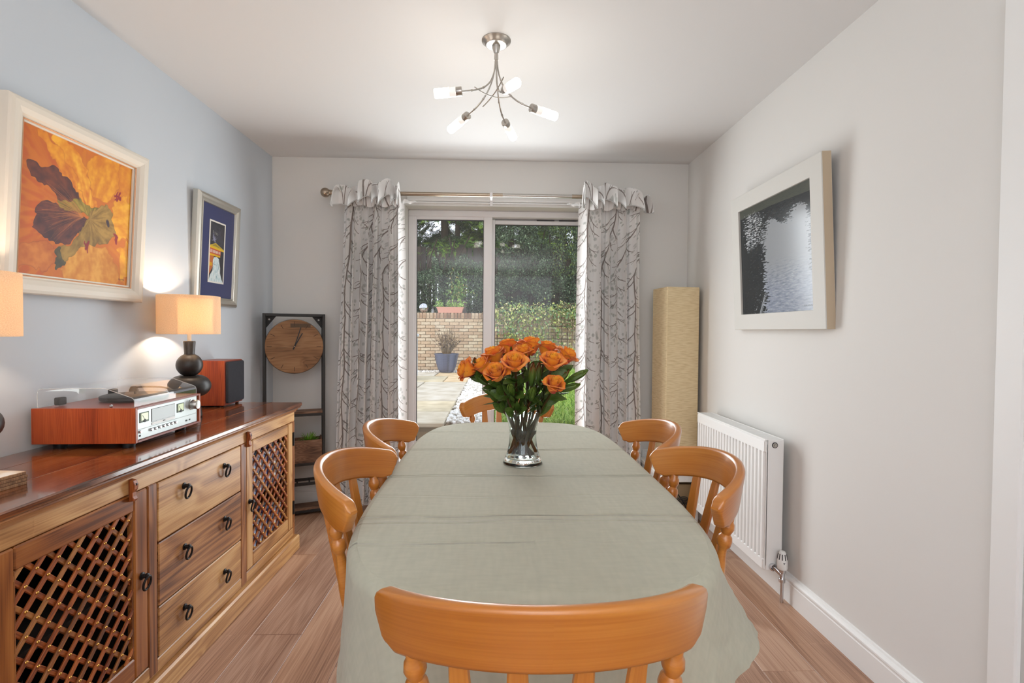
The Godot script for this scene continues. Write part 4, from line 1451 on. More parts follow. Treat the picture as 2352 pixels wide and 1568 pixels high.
	for k in 60: stroke(im, curve(q2.call(rng.randf(), rng.randf() * 0.5), q2.call(rng.randf(), rng.randf() * 0.5), q2.call(rng.randf(), rng.randf() * 0.5)), Color(0.3, 0.3, 0.34, 0.15), 20, 20, 0.2)
	for k in 26: stroke(im, curve(q2.call(0.26 + rng.randfn(0, 0.06), 0.26 + rng.randfn(0, 0.03)), q2.call(0.3 + rng.randfn(0, 0.06), 0.28 + rng.randfn(0, 0.03)), q2.call(0.34 + rng.randfn(0, 0.08), 0.3 + rng.randfn(0, 0.03))), Color(0.55, 0.56, 0.66, 0.25), 7, 5, 0.3)
	for p in [[0.18, 0.17], [0.3, 0.185], [0.4, 0.19], [0.5, 0.195]]: stroke(im, curve(q2.call(p[0], p[1] - 0.02), q2.call(p[0] + 0.05, p[1] - 0.005), q2.call(p[0], p[1] + 0.02)), rgb(150, 150, 140), 5, 4, 0.5)
	poly(im, [q2.call(0, 0.4), q2.call(0.4, 0.345), q2.call(1.0, 0.43), q2.call(1.0, 0.445), q2.call(0, 0.42)], rgb(206, 174, 50))
	poly(im, [q2.call(0.12, 0.397), q2.call(0.4, 0.36), q2.call(0.82, 0.418)], rgb(150, 132, 60))
	poly(im, [q2.call(0, 0.42), q2.call(1.0, 0.445), q2.call(1.0, 0.465), q2.call(0, 0.44)], rgb(224, 180, 40))
	poly(im, [q2.call(0, 0.44), q2.call(0.78, 0.46), q2.call(0.78, 0.54), q2.call(0, 0.54)], rgb(190, 92, 62))
	for k in 9: poly(im, [q2.call(0.06 + k * 0.08, 0.465 + k * 0.002), q2.call(0.1 + k * 0.08, 0.465 + k * 0.002), q2.call(0.1 + k * 0.08, 0.52), q2.call(0.06 + k * 0.08, 0.52)], rgb(216, 214, 206))
	poly(im, [q2.call(0, 0.535), q2.call(0.75, 0.545), q2.call(0.75, 0.575), q2.call(0, 0.57)], rgb(220, 172, 38))
	poly(im, [q2.call(0, 0.57), q2.call(0.3, 0.57), q2.call(0.25, 0.75), q2.call(0, 0.9)], rgb(186, 110, 60))
	poly(im, [q2.call(0, 0.68), q2.call(0.2, 0.69), q2.call(0.2, 0.74), q2.call(0, 0.75)], rgb(214, 160, 40))
	var lion := [[0.24, 0.64], [0.32, 0.59], [0.5, 0.575], [0.66, 0.6], [0.72, 0.68], [0.78, 0.76], [0.78, 0.84], [0.9, 0.94], [1.0, 1.0], [0.0, 1.0], [0.08, 0.9], [0.24, 0.82], [0.26, 0.74]]
	var lp := []
	for p in lion: lp.append(q2.call(p[0], p[1]))
	poly(im, lp, rgb(206, 220, 222))
	for k in 90:
		var u := rng.randf_range(0.14, 0.78)
		var v := rng.randf_range(0.62, 0.98)
		if Geometry2D.is_point_in_polygon(q2.call(u, v), PackedVector2Array(lp)):
			var c: Color = [rgb(238, 242, 240), rgb(176, 206, 212), rgb(224, 232, 228), rgb(150, 178, 184)][rng.randi() % 4]
			c.a = 0.55
			stroke(im, curve(q2.call(u, v), q2.call(u + 0.02, v + 0.02), q2.call(u + rng.randfn(0, 0.03), v + 0.05)), c, 9, 6, 0.3)
	stroke(im, curve(q2.call(0.3, 0.7), q2.call(0.36, 0.725), q2.call(0.46, 0.71)), rgb(130, 150, 156), 5, 4, 0.4)
	var sf := mat(rgb(196, 192, 182), 0.34, 0.85)
	var navy := Image.create(8, 8, false, Image.FORMAT_RGBA8)
	navy.fill(rgb(60, 66, 106))
	pr = [Vector2(0, -0.02), Vector2(0, 0.004), Vector2(0.006, 0.013), Vector2(0.016, 0.0165), Vector2(0.028, 0.014), Vector2(0.036, 0.008), Vector2(0.041, 0.006), Vector2(0.0425, 0.009), Vector2(0.046, 0.009), Vector2(0.048, 0.0), Vector2(0.048, -0.004)]
	o = picture("framed_print", "narrow night-time building print with navy mount in a silver frame on the blue wall", Vector3(-1.516, 1.632, -2.785), 1.0, 0.045, 0.412, 0.58, pr, sf, Vector2(0.16, 0.245), -0.001, navy, 0.25)
	m = MB.new()
	m.quad_uv(Vector3(-0.068, -0.158, 0.0004), Vector3(0.068, -0.158, 0.0004), Vector3(0.068, 0.158, 0.0004), Vector3(-0.068, 0.158, 0.0004))
	m.xf.origin.x = -0.008
	var pmat := mat(Color.WHITE, 0.25, 0.0, ImageTexture.create_from_image(im))
	pmat.texture_repeat = false
	var pq := MB.new()
	pq.xf.origin.x = -0.008
	pq.quad_uv(Vector3(-0.068, -0.158, 0.0004), Vector3(0.068, -0.158, 0.0004), Vector3(0.068, 0.158, 0.0004), Vector3(-0.068, 0.158, 0.0004))
	obj("print", pq, pmat, o)
	m = MB.new()
	m.xf.origin.x = -0.008
	frame_ring(m, 0.152, 0.332, [Vector2(0, -0.001), Vector2(0, 0.0015), Vector2(0.0075, 0.0012), Vector2(0.0082, -0.0005)])
	obj("inner_mount", m, mat(rgb(226, 222, 214), 0.7), o)
	# black and white water photograph on the right wall
	im = Image.create(S, S, false, Image.FORMAT_RGBA8)
	im.fill(rgb(46, 50, 52))
	poly(im, [q.call(0, 0), q.call(1, 0), q.call(1, 0.09), q.call(0.5, 0.07), q.call(0, 0.08)], rgb(80, 84, 76))
	var wm := []
	for P in [
			[[0.38, 0.52], [0.36, 0.36], [0.4, 0.22], [0.5, 0.17], [0.6, 0.24], [0.68, 0.26], [0.76, 0.17], [0.88, 0.14], [0.96, 0.24], [0.985, 0.42], [0.985, 0.7], [1.02, 0.74], [1.02, 1.02], [0.36, 1.02], [0.4, 0.85], [0.37, 0.7]],
			[[0.12, 0.08], [0.28, 0.06], [0.3, 0.2], [0.29, 0.38], [0.12, 0.42], [0.09, 0.24]],
			[[0.3, 0.1], [0.36, 0.1], [0.35, 0.34], [0.31, 0.34]],
			[[0.22, 1.02], [0.3, 0.86], [0.38, 0.8], [0.36, 1.02]]]:
		var mk := Image.create(S, S, false, Image.FORMAT_L8)
		var pts := []
		for p in P: pts.append(q.call(p[0], p[1]))
		poly(mk, pts, Color.WHITE)
		mk.resize(S / 16, S / 16, Image.INTERPOLATE_TRILINEAR)
		mk.resize(S, S, Image.INTERPOLATE_CUBIC)
		wm.append(mk.get_data())
	var r1 := noise(311, 1.0, 3)
	var r2 := noise(313, 1.0, 2)
	var px := im.get_data()
	for y in S:
		for x in S:
			var i := (y * S + x) * 4
			var rip := r1.get_noise_2d(x * 0.016 + y * 0.012, y * 0.085)
			var rip2 := r2.get_noise_2d(x * 0.03 - y * 0.02, y * 0.14)
			var wx := clampi(int(x + 62.0 * rip + 20.0 * rip2), 0, S - 1)
			var wy := clampi(int(y + 16.0 * rip2 + 14.0 * rip), 0, S - 1)
			var j := wy * S + wx
			var c := Color(px[i] / 255.0, px[i + 1] / 255.0, px[i + 2] / 255.0)
			var v := float(y) / S
			c = c.lerp(rgb(64, 68, 70), clampf(rip2 * 0.5 + rip * 0.4, 0.0, 0.5))
			if wm[1][j] > 40: c = c.lerp(rgb(190, 194, 198), smoothstep(0.2, 0.75, wm[1][j] / 255.0) * clampf(0.45 + 1.3 * rip2 + rip, 0.0, 1.0))
			if wm[2][j] > 30: c = c.lerp(rgb(224, 228, 230), smoothstep(0.15, 0.5, wm[2][j] / 255.0) * clampf(0.3 + 1.6 * rip2, 0.0, 1.0))
			if wm[3][j] > 60: c = c.lerp(rgb(206, 212, 218), clampf(4.0 * r2.get_noise_2d(x * 0.09 + y * 0.045, 3.0) - 0.4, 0.0, 0.9))
			var mix_in := smoothstep(0.38, 0.58, wm[0][j] / 255.0)
			var l := rgb(150, 154, 158).lerp(rgb(142, 150, 166), smoothstep(0.5, 0.9, v))
			l = l.lerp(rgb(176, 182, 190), clampf((rip + rip2 * 0.6) * smoothstep(0.5, 0.75, v), 0.0, 0.8))
			l = l.lerp(rgb(112, 120, 132), clampf((-rip - 0.12) * 1.6 * smoothstep(0.5, 0.7, v), 0.0, 0.7))
			c = c.lerp(l, mix_in)
			px[i] = int(c.r * 255.0)
			px[i + 1] = int(c.g * 255.0)
			px[i + 2] = int(c.b * 255.0)
	im.set_data(S, S, false, Image.FORMAT_RGBA8, px)
	for k in 6: stroke(im, curve(q.call(0.88 + k * 0.018, 0.965), q.call(0.885 + k * 0.018, 0.945), q.call(0.892 + k * 0.018, 0.968)), rgb(50, 54, 60), 3, 3, 0.5)
	pr = [Vector2(0, -0.02), Vector2(0, 0.019), Vector2(0.002, 0.0205), Vector2(0.078, 0.0205), Vector2(0.0795, 0.019), Vector2(0.0795, 0.004)]
	o = picture("water_photograph", "black and white photograph of rippling water in a flat pale frame above the radiator", Vector3(XR - 0.034, 1.587, -2.328), -1.0, 0.05, 0.762, 0.702, pr, mat(rgb(212, 210, 204), 0.6), Vector2(0.302, 0.272), 0.01, im, 0.16)
	m = MB.new()
	frame_ring(m, 0.7605, 0.7005, [Vector2(-0.0012, -0.019), Vector2(-0.0012, 0.0165), Vector2(0.0005, 0.018)])
	obj("frame_edge", m, mat(rgb(196, 178, 152), 0.7), o)

# ---------------------------------------------------------------- dining table and cloth
const TC := Vector3(0.085, 0, -1.677)

func outline(an: float, sx := 0.43, sz := 0.835) -> Vector3:
	var n := 4.2 if sin(an) > 0.0 else 3.9
	var c := cos(an)
	var s := sin(an)
	var r := 1.0 / pow(pow(absf(c), n) + pow(absf(s), n), 1.0 / n)
	return Vector3(sx * c * r, 0, sz * s * r)

func bumpf(x: float, c: float, w: float) -> float:
	var d := wrapf(x - c, -180.0, 180.0) / w
	return exp(-d * d)

func turned_leg(m: MB, a: Vector3, b: Vector3, prof: Array, seg := 18) -> void:
	var d := b - a
	var y := d.normalized()
	var x := Vector3.RIGHT - y * y.x
	x = x.normalized()
	var keep := m.xf
	m.xf = m.xf * Transform3D(Basis(x, y, x.cross(y)), a)
	var pr := []
	for q in prof: pr.append(Vector2(q.y, q.x * d.length()))
	m.lathe(pr, seg)
	m.xf = keep

func table_and_cloth() -> void:
	var tb := thing("dining_table", "oval-ended pine dining table hidden under the sage linen cloth", "table", TC)
	var o := PackedVector2Array()
	for k in 72:
		var p := outline(TAU * k / 72.0, 0.382, 0.787)
		o.append(Vector2(p.x, -p.z))
	var m := MB.new()
	m.g = 2
	m.xf = Transform3D(Basis(Vector3.RIGHT, -PI * 0.5), Vector3(0, 0.732, 0))
	m.prism(o, 0.028, 0.004)
	obj("tabletop", m, M.pine, tb)
	m = MB.new()
	for s in [-1.0, 1.0]:
		m.box(Vector3(s * 0.3, 0.685, 0), Vector3(0.024, 0.09, 1.2), 0.003)
		m.box(Vector3(0, 0.685, s * 0.6), Vector3(0.6, 0.09, 0.024), 0.003)
	obj("apron", m, M.pine, tb)
	for sx in [-1.0, 1.0]:
		for sz in [-1.0, 1.0]:
			m = MB.new()
			turned_leg(m, Vector3(sx * 0.31, 0, sz * 0.61), Vector3(sx * 0.31, 0.73, sz * 0.61), [Vector2(0, 0.0), Vector2(0, 0.022), Vector2(0.05, 0.03), Vector2(0.09, 0.02), Vector2(0.12, 0.034), Vector2(0.3, 0.042), Vector2(0.5, 0.038), Vector2(0.66, 0.026), Vector2(0.7, 0.04), Vector2(0.73, 0.026), Vector2(0.77, 0.041), Vector2(1.0, 0.041)])
			obj("leg", m, M.pine, tb)
	# the cloth: rings inside the outline, a rounded edge, then the drop with its folds
	var SEG := 360
	var rows := []
	var uvs := []
	var wv := noise(3, 2.2, 2)
	var wv2 := noise(8, 5.0, 2)
	var rr := 0.03
	for j in 31:
		var s := pow(j / 30.0, 0.9)
		var row := []
		var uv := []
		for i in SEG + 1:
			var an := TAU * i / SEG
			var p := outline(an) * s
			var b := outline(an)
			p = b * (s * (1.0 - rr / b.length()))
			p.y = 0.7645 + 0.0012 * wv.get_noise_2d(p.x * 1.2, p.z)
			row.append(p + TC)
			uv.append(Vector2((p.x + 0.9) / 1.8, (p.z + 1.3) / 2.6))
		row.reverse()
		uv.reverse()
		rows.append(row)
		uvs.append(uv)
	for j in range(1, 27):
		var row := []
		var uv := []
		for i in SEG + 1:
			var an := TAU * i / SEG
			var dg := rad_to_deg(an)
			var b := outline(an)
			var nn := Vector3(b.x / 0.43, 0, b.z / 0.835)
			nn = Vector3(signf(nn.x) * pow(absf(nn.x), 2.6) / 0.43, 0, signf(nn.z) * pow(absf(nn.z), 2.6) / 0.835).normalized()
			var L := 0.30
			L = lerpf(L, 0.2, bumpf(dg, 25, 62))
			L = lerpf(L, 0.38, bumpf(dg, 172, 46))
			var fr := smoothstep(50.0, 63.0, dg) * clampf((150.0 - dg) / 20.0, 0, 1)
			L = lerpf(L, 0.40, fr)
			var off := 0.0
			var y := 0.7645
			var arc := 0.0
			if j <= 6:
				var a := j / 6.0 * PI * 0.46
				off = -rr + rr * sin(a)
				y -= rr * (1.0 - cos(a))
				arc = rr * a
			else:
				var t := (j - 6) / 20.0
				var e := pow(t, 1.25)
				off = e * 0.004
				y -= rr * 0.9 + t * (L - rr)
				arc = rr * 1.5 + t * (L - rr)
				off += e * 0.075 * bumpf(dg, 37, 13)
				off -= e * 0.03 * bumpf(dg, 64, 8)
				off += e * 0.05 * bumpf(dg, 121, 6.5)
				off -= e * 0.03 * bumpf(dg, 111, 5)
				off += e * 0.02 * bumpf(dg, 139, 8)
				off += e * 0.022 * bumpf(dg, 96, 6) + e * 0.018 * bumpf(dg, 82, 5)
				off += e * (0.09 * bumpf(dg, 310, 11) + 0.09 * bumpf(dg, 230, 11))
				off += e * 0.012 * sin(deg_to_rad(dg) * 23.0 + 2.0 * sin(deg_to_rad(dg) * 5.0)) + e * 0.006 * wv2.get_noise_2d(dg * 0.05, t)
			var p := b + nn * off
			p.y = y
			row.append(p + TC)
			var f := b + nn * arc
			uv.append(Vector2((f.x + 0.9) / 1.8, (f.z + 1.3) / 2.6))
		row.reverse()
		uv.reverse()
		rows.append(row)
		uvs.append(uv)
	m = MB.new()
	m.xf.origin = -TC
	m.sheet(rows, uvs, null, true)
	# creases where the cloth was folded, wrinkles and weave as fine relief
	var W := 1024
	var H := 1536
	var a := nimg(201, 0.012, 128, 256, W, H, 3)
	var b2 := nimg(203, 0.22, 512, 128, W, H, 2)
	var b3 := nimg(205, 0.22, 128, 768, W, H, 2)
	var wob := noise(207, 0.004, 2)
	var wob2 := noise(209, 0.012, 2)
	var hb := PackedByteArray()
	hb.resize(W * H)
	var cb := PackedByteArray()
	cb.resize(W * H * 3)
	var cz := []
	for q in [[-2.24, 0.5, 1.0], [-1.916, 0.9, 1.0], [-1.567, 0.9, 1.0], [-1.371, 0.3, 0.6], [-1.222, 0.8, 1.0], [-1.186, -0.7, 1.0], [-1.071, 0.5, 0.5]]:
		cz.append([(q[0] - TC.z + 1.3) / 2.6 * H, q[1], q[2]])
	for y in H:
		var near := []
		for q in cz:
			if absf(y - q[0]) < 26: near.append(q)
		for x in W:
			var i := y * W + x
			var h: float = 0.5 + (a[i] - 128) / 255.0 * 0.16 + (b2[i] - 128) / 255.0 * 0.012 + (b3[i] - 128) / 255.0 * 0.012
			for q in near:
				var d: float = y - q[0] - 7.0 * wob.get_noise_2d(x, q[0])
				var k: float = q[1] * (0.75 + 0.6 * wob2.get_noise_2d(x, q[0]))
				if q[2] < 1.0 and x > W * q[2]: k *= 0.25
				h += k * 0.5 * (exp(-d * d / 10.0) - 0.75 * exp(-(d - 5.0) * (d - 5.0) / 10.0))
			hb[i] = clampi(int(h * 255.0), 0, 255)
			var tone := 0.97 + (b2[i] + b3[i] - 256) / 255.0 * 0.04
			cb[i * 3] = int(181.0 * tone)
			cb[i * 3 + 1] = int(179.0 * tone)
			cb[i * 3 + 2] = int(160.0 * tone)
	var cm := mat(Color.WHITE, 0.92, 0.0, ImageTexture.create_from_image(Image.create_from_data(W, H, false, Image.FORMAT_RGB8, cb)))
	bump(cm, ImageTexture.create_from_image(Image.create_from_data(W, H, false, Image.FORMAT_L8, hb)), 1.4)
	cm.rim_enabled = true
	cm.rim = 0.25
	var cl := thing("tablecloth", "sage grey linen cloth with fold creases draped over the dining table", "tablecloth", TC)
	obj("cloth", m, cm, cl)

# ---------------------------------------------------------------- farmhouse chairs
func make_chair(label: String) -> Node3D:
	var ch := thing("dining_chair", label, "chair", Vector3.ZERO, 0.0)
	var R := 0.276
	var arc := func(ph: float, y: float, out: float) -> Vector3:
		return Vector3((R + out) * sin(ph), y, -0.21 + R - (R + out) * cos(ph) - (y - 0.8) * 0.16)
	# crest rail
	var rows := []
	var uvs := []
	for j in 81:
		var q := -1.0 + 2.0 * j / 80.0
		var s := q * (1.5 - 0.5 * q * q)
		var A := absf(s)
		var yt := 0.887 - 0.046 * s * s
		if A > 0.93: yt -= 0.017 * pow((A - 0.93) / 0.07, 2.2)
		var yb := 0.797 - 0.05 * s * s + 0.011 * smoothstep(0.78, 0.88, A) + 0.012 * smoothstep(0.885, 0.915, A)
		if A > 0.91: yb += 0.046 * (A - 0.91) / 0.09
		if A > 0.999:
			yb = (yb + yt) * 0.5 - 0.003
			yt = yb + 0.006
		var th := 0.021 + 0.009 * A * A
		if A > 0.97: th *= 1.0 - 0.35 * (A - 0.97) / 0.03
		var r := minf(0.008, (yt - yb) * 0.45)
		var lp := []
		var uv := []
		var h := th * 0.5
		for c in [[1, 0], [1, 1], [0, 1], [0, 0]]:
			# outer bottom, outer top, inner top, inner bottom: three points round each corner
			var oc: float = (h - r) if c[0] == 1 else -(h - r)
			var yc: float = (yt - r) if c[1] == 1 else (yb + r)
			var so: float = 1.0 if c[0] == 1 else -1.0
			var sy: float = 1.0 if c[1] == 1 else -1.0
			var seq := [Vector2(0.0, sy), Vector2(so * 0.7, sy * 0.7), Vector2(so, 0.0)]
			if (c[0] == 1) == (c[1] == 1): seq.reverse()
			for d in seq: lp.append(arc.call(s * 1.04, yc + d.y * r, oc + d.x * r))
		lp.append(lp[0])
		for p in lp: uv.append(Vector2(s * 0.275, p.y + p.z * 0.3))
		rows.append(lp)
		uvs.append(uv)
	var m := MB.new()
	m.sheet(rows, uvs, null, true)
	for e in [0, 80]:
		var ring: Array = rows[e].slice(0, 12)
		m.face(ring, Vector3(-1 if e == 0 else 1, 0, 0.3))
	obj("crest_rail", m, M.pine, ch)
	# slats and turned posts
	for x in [-0.118, -0.042, 0.042, 0.118]:
		var ph := asin(x / R)
		var a := Vector3(x * 0.84, 0.452, -0.118)
		var b: Vector3 = arc.call(ph, 0.806, 0.0)
		var d := b - a
		var L := d.length()
		var y := d / L
		var nz := Vector3(-sin(ph) * 0.8, 0, cos(ph))
		nz = (nz - y * nz.dot(y)).normalized()
		m = MB.new()
		m.g = 1
		m.off = Vector2(rng.randf(), rng.randf())
		m.xf = Transform3D(Basis(y.cross(nz), y, nz), a - nz * 0.006)
		var o := PackedVector2Array()
		for k in 11: o.append(Vector2(0.0115 + 0.006 * sin(PI * k / 10.0 * 0.9 + 0.15), L * k / 10.0))
		for k in 11: o.append(Vector2(-0.0115 - 0.006 * sin(PI * (10 - k) / 10.0 * 0.9 + 0.15), L * (10 - k) / 10.0))
		m.prism(o, 0.012, 0.003)
		obj("slat", m, M.pine, ch)
	var post := [Vector2(0, 0.009), Vector2(0.06, 0.011), Vector2(0.1, 0.0135), Vector2(0.13, 0.0095), Vector2(0.16, 0.0145), Vector2(0.2, 0.0145), Vector2(0.23, 0.0095), Vector2(0.27, 0.0125), Vector2(0.42, 0.018), Vector2(0.52, 0.0178), Vector2(0.64, 0.014), Vector2(0.74, 0.0095), Vector2(0.765, 0.0105), Vector2(0.785, 0.016), Vector2(0.82, 0.0175), Vector2(0.85, 0.0155), Vector2(0.868, 0.0105), Vector2(0.885, 0.013), Vector2(0.91, 0.0165), Vector2(0.945, 0.015), Vector2(0.96, 0.0115), Vector2(1.0, 0.0115)]
	for sd in [-1.0, 1.0]:
		m = MB.new()
		turned_leg(m, Vector3(sd * 0.16, 0.452, -0.085), arc.call(sd * 0.72, 0.782, 0.0), post, 18)
		obj("turned_post", m, M.pine, ch)
	# saddle seat
	m = MB.new()
	m.g = 2
	var o := PackedVector2Array()
	for k in 40:
		var an := TAU * k / 40.0
		var n := 3.6
		var c := cos(an)
		var s := sin(an)
		var r := 1.0 / pow(pow(absf(c), n) + pow(absf(s), n), 1.0 / n)
		o.append(Vector2(0.212 * c * r * (1.0 + 0.05 * -s * r), 0.205 * s * r))
	m.xf = Transform3D(Basis(Vector3.RIGHT, -PI * 0.5), Vector3(0, 0.418, 0.065))
	m.prism(o, 0.036, 0.008)
	obj("seat", m, M.pine, ch)
	var leg := [Vector2(0, 0), Vector2(0, 0.014), Vector2(0.08, 0.018), Vector2(0.14, 0.013), Vector2(0.17, 0.02), Vector2(0.22, 0.02), Vector2(0.25, 0.014), Vector2(0.45, 0.022), Vector2(0.66, 0.019), Vector2(0.74, 0.013), Vector2(0.77, 0.02), Vector2(0.81, 0.02), Vector2(0.84, 0.014), Vector2(1.0, 0.016)]
	for sx in [-1.0, 1.0]:
		for sz in [-1.0, 1.0]:
			m = MB.new()
			turned_leg(m, Vector3(sx * 0.195, 0.0, sz * 0.19 + 0.065), Vector3(sx * 0.145, 0.425, sz * 0.14 + 0.065), leg, 16)
			obj("leg", m, M.pine, ch)
	var strp := [Vector2(0, 0.009), Vector2(0.3, 0.012), Vector2(0.5, 0.016), Vector2(0.7, 0.012), Vector2(1, 0.009)]
	for q in [[Vector3(-0.176, 0.16, -0.107), Vector3(-0.176, 0.16, 0.237)], [Vector3(0.176, 0.16, -0.107), Vector3(0.176, 0.16, 0.237)], [Vector3(-0.174, 0.16, 0.065), Vector3(0.174, 0.16, 0.065)]]:
		m = MB.new()
		turned_leg(m, q[0], q[1], strp, 12)
		obj("stretcher", m, M.pine, ch)
	return ch

func chairs() -> void:
	var proto := make_chair("pine farmhouse chair nearest the camera, its curved back towards us at the near table end")
	proto.position = Vector3(0.072, 0.0, -0.82)
	proto.rotation.y = PI
	for q in [
		[Vector3(-0.23, 0, -1.335), 90.0, "pine chair at the left of the table, the nearer one beside the sideboard drawers"],
		[Vector3(-0.238, 0, -1.825), 90.0, "pine chair at the left of the table, the farther one before the left curtain"],
		[Vector3(0.422, 0, -1.35), -90.0, "pine chair at the right of the table, the nearer one in front of the radiator"],
		[Vector3(0.438, 0, -1.825), -90.0, "pine chair at the right of the table, the farther one before the tall paper lamp"],
		[Vector3(0.06, 0, -2.5), 0.0, "pine chair at the far end of the table, behind the vase and facing us"]]:
		dup(proto, "dining_chair", q[0], deg_to_rad(q[1]), q[2])

# ---------------------------------------------------------------- vase and roses
func petal_rows(r0: float, r1: float, h: float, y0: float, curl: float, an: float, hw: float, seedv: float, uN := 9, vN := 8) -> Array:
	var rows := []
	for j in vN:
		var v := float(j) / (vN - 1)
		var row := []
		for i in uN:
			var u := -1.0 + 2.0 * i / (uN - 1)
			var w := hw * (0.45 + 0.55 * sin(PI * clampf(0.12 + v * 0.62, 0, 1)))
			var a := an + u * w
			var r := lerpf(r0, r1, pow(v, 0.5)) + curl * pow(v, 5.0) * (1.0 + 0.5 * absf(u)) + 0.0012 * sin(u * 5.0 + seedv) * v
			r += 0.0035 * (u + 1.0) * v * 0.5
			var y := y0 + h * (pow(v, 0.95)) * (1.0 - 0.2 * u * u * v) - curl * 0.65 * pow(v, 6.0)
			row.append(Vector3(cos(a) * r, y, sin(a) * r))
		rows.append(row)
	return rows

func make_bloom(open: float, seedv: int) -> MB:
	var rg := RandomNumberGenerator.new()
	rg.seed = seedv
	var m := MB.new()
	var N := 19
	for i in N:
		var t := float(i) / (N - 1)
		var an := i * 2.3999 + rg.randf_range(-0.2, 0.2)
		var r1: float
		var h: float
		var curl := 0.0
		if t < 0.34:
			r1 = lerpf(0.0035, 0.011, t / 0.34)
			h = 0.053
		elif t < 0.67:
			r1 = lerpf(0.0135, 0.0225, (t - 0.34) / 0.33)
			h = 0.052
			curl = 0.0025
		else:
			r1 = lerpf(0.0255, 0.031, (t - 0.67) / 0.33)
			h = lerpf(0.05, 0.041, (t - 0.67) / 0.33)
			curl = rg.randf_range(0.005, 0.011)
		r1 *= open
		h += rg.randf_range(-0.002, 0.002)
		var r0 := 0.0015 + 0.008 * t
		var hw := lerpf(1.7, 1.05, t)
		var rows := petal_rows(r0, r1, h, 0.0 if t < 0.8 else -0.003, curl, an, hw, rg.randf() * 6.0, 11, 10)
		var red := rg.randf() if t > 0.55 else 0.0
		var cols := []
		for j in rows.size():
			var v := float(j) / (rows.size() - 1)
			var cr := []
			for k in rows[j].size():
				var u: float = -1.0 + 2.0 * k / (rows[j].size() - 1)
				var c := rgb(255, 140, 24).lerp(rgb(255, 196, 66), clampf(v * 1.1 - 0.15, 0, 1))
				c = c.lerp(rgb(255, 150, 50), t * 0.5)
				var edge := smoothstep(0.86, 1.0, v) * 0.5 + smoothstep(0.75, 1.0, absf(u)) * 0.35
				if t > 0.25: c = c.lerp(rgb(214, 52, 34), clampf(edge, 0, 1) * 0.75)
				if red > 0.5: c = c.lerp(rgb(196, 26, 34), clampf(1.2 - v * 1.1 - 0.5 * absf(u), 0, 0.85))
				cr.append(c.srgb_to_linear())
			cols.append(cr)
		m.sheet(rows, null, cols)
	return m

func leaf_sheet(m: MB, at: Vector3, dir: Vector3, up: Vector3, l: float, w: float, bend: float, cup := 0.25) -> void:
	var z := dir.normalized()
	var y := (up - z * up.dot(z)).normalized()
	var x := y.cross(z)
	var rows := []
	for j in 9:
		var s := j / 8.0
		var hw := w * 0.5 * pow(sin(PI * clampf(0.04 + s * 0.96, 0, 1)), 0.8)
		var c := at + z * (l * s) - y * (bend * l * s * s)
		var row := []
		for i in 5:
			var u := -1.0 + i * 0.5
			row.append(c + x * (u * hw) + y * (absf(u) * hw * cup))
		rows.append(row)
	m.sheet(rows)

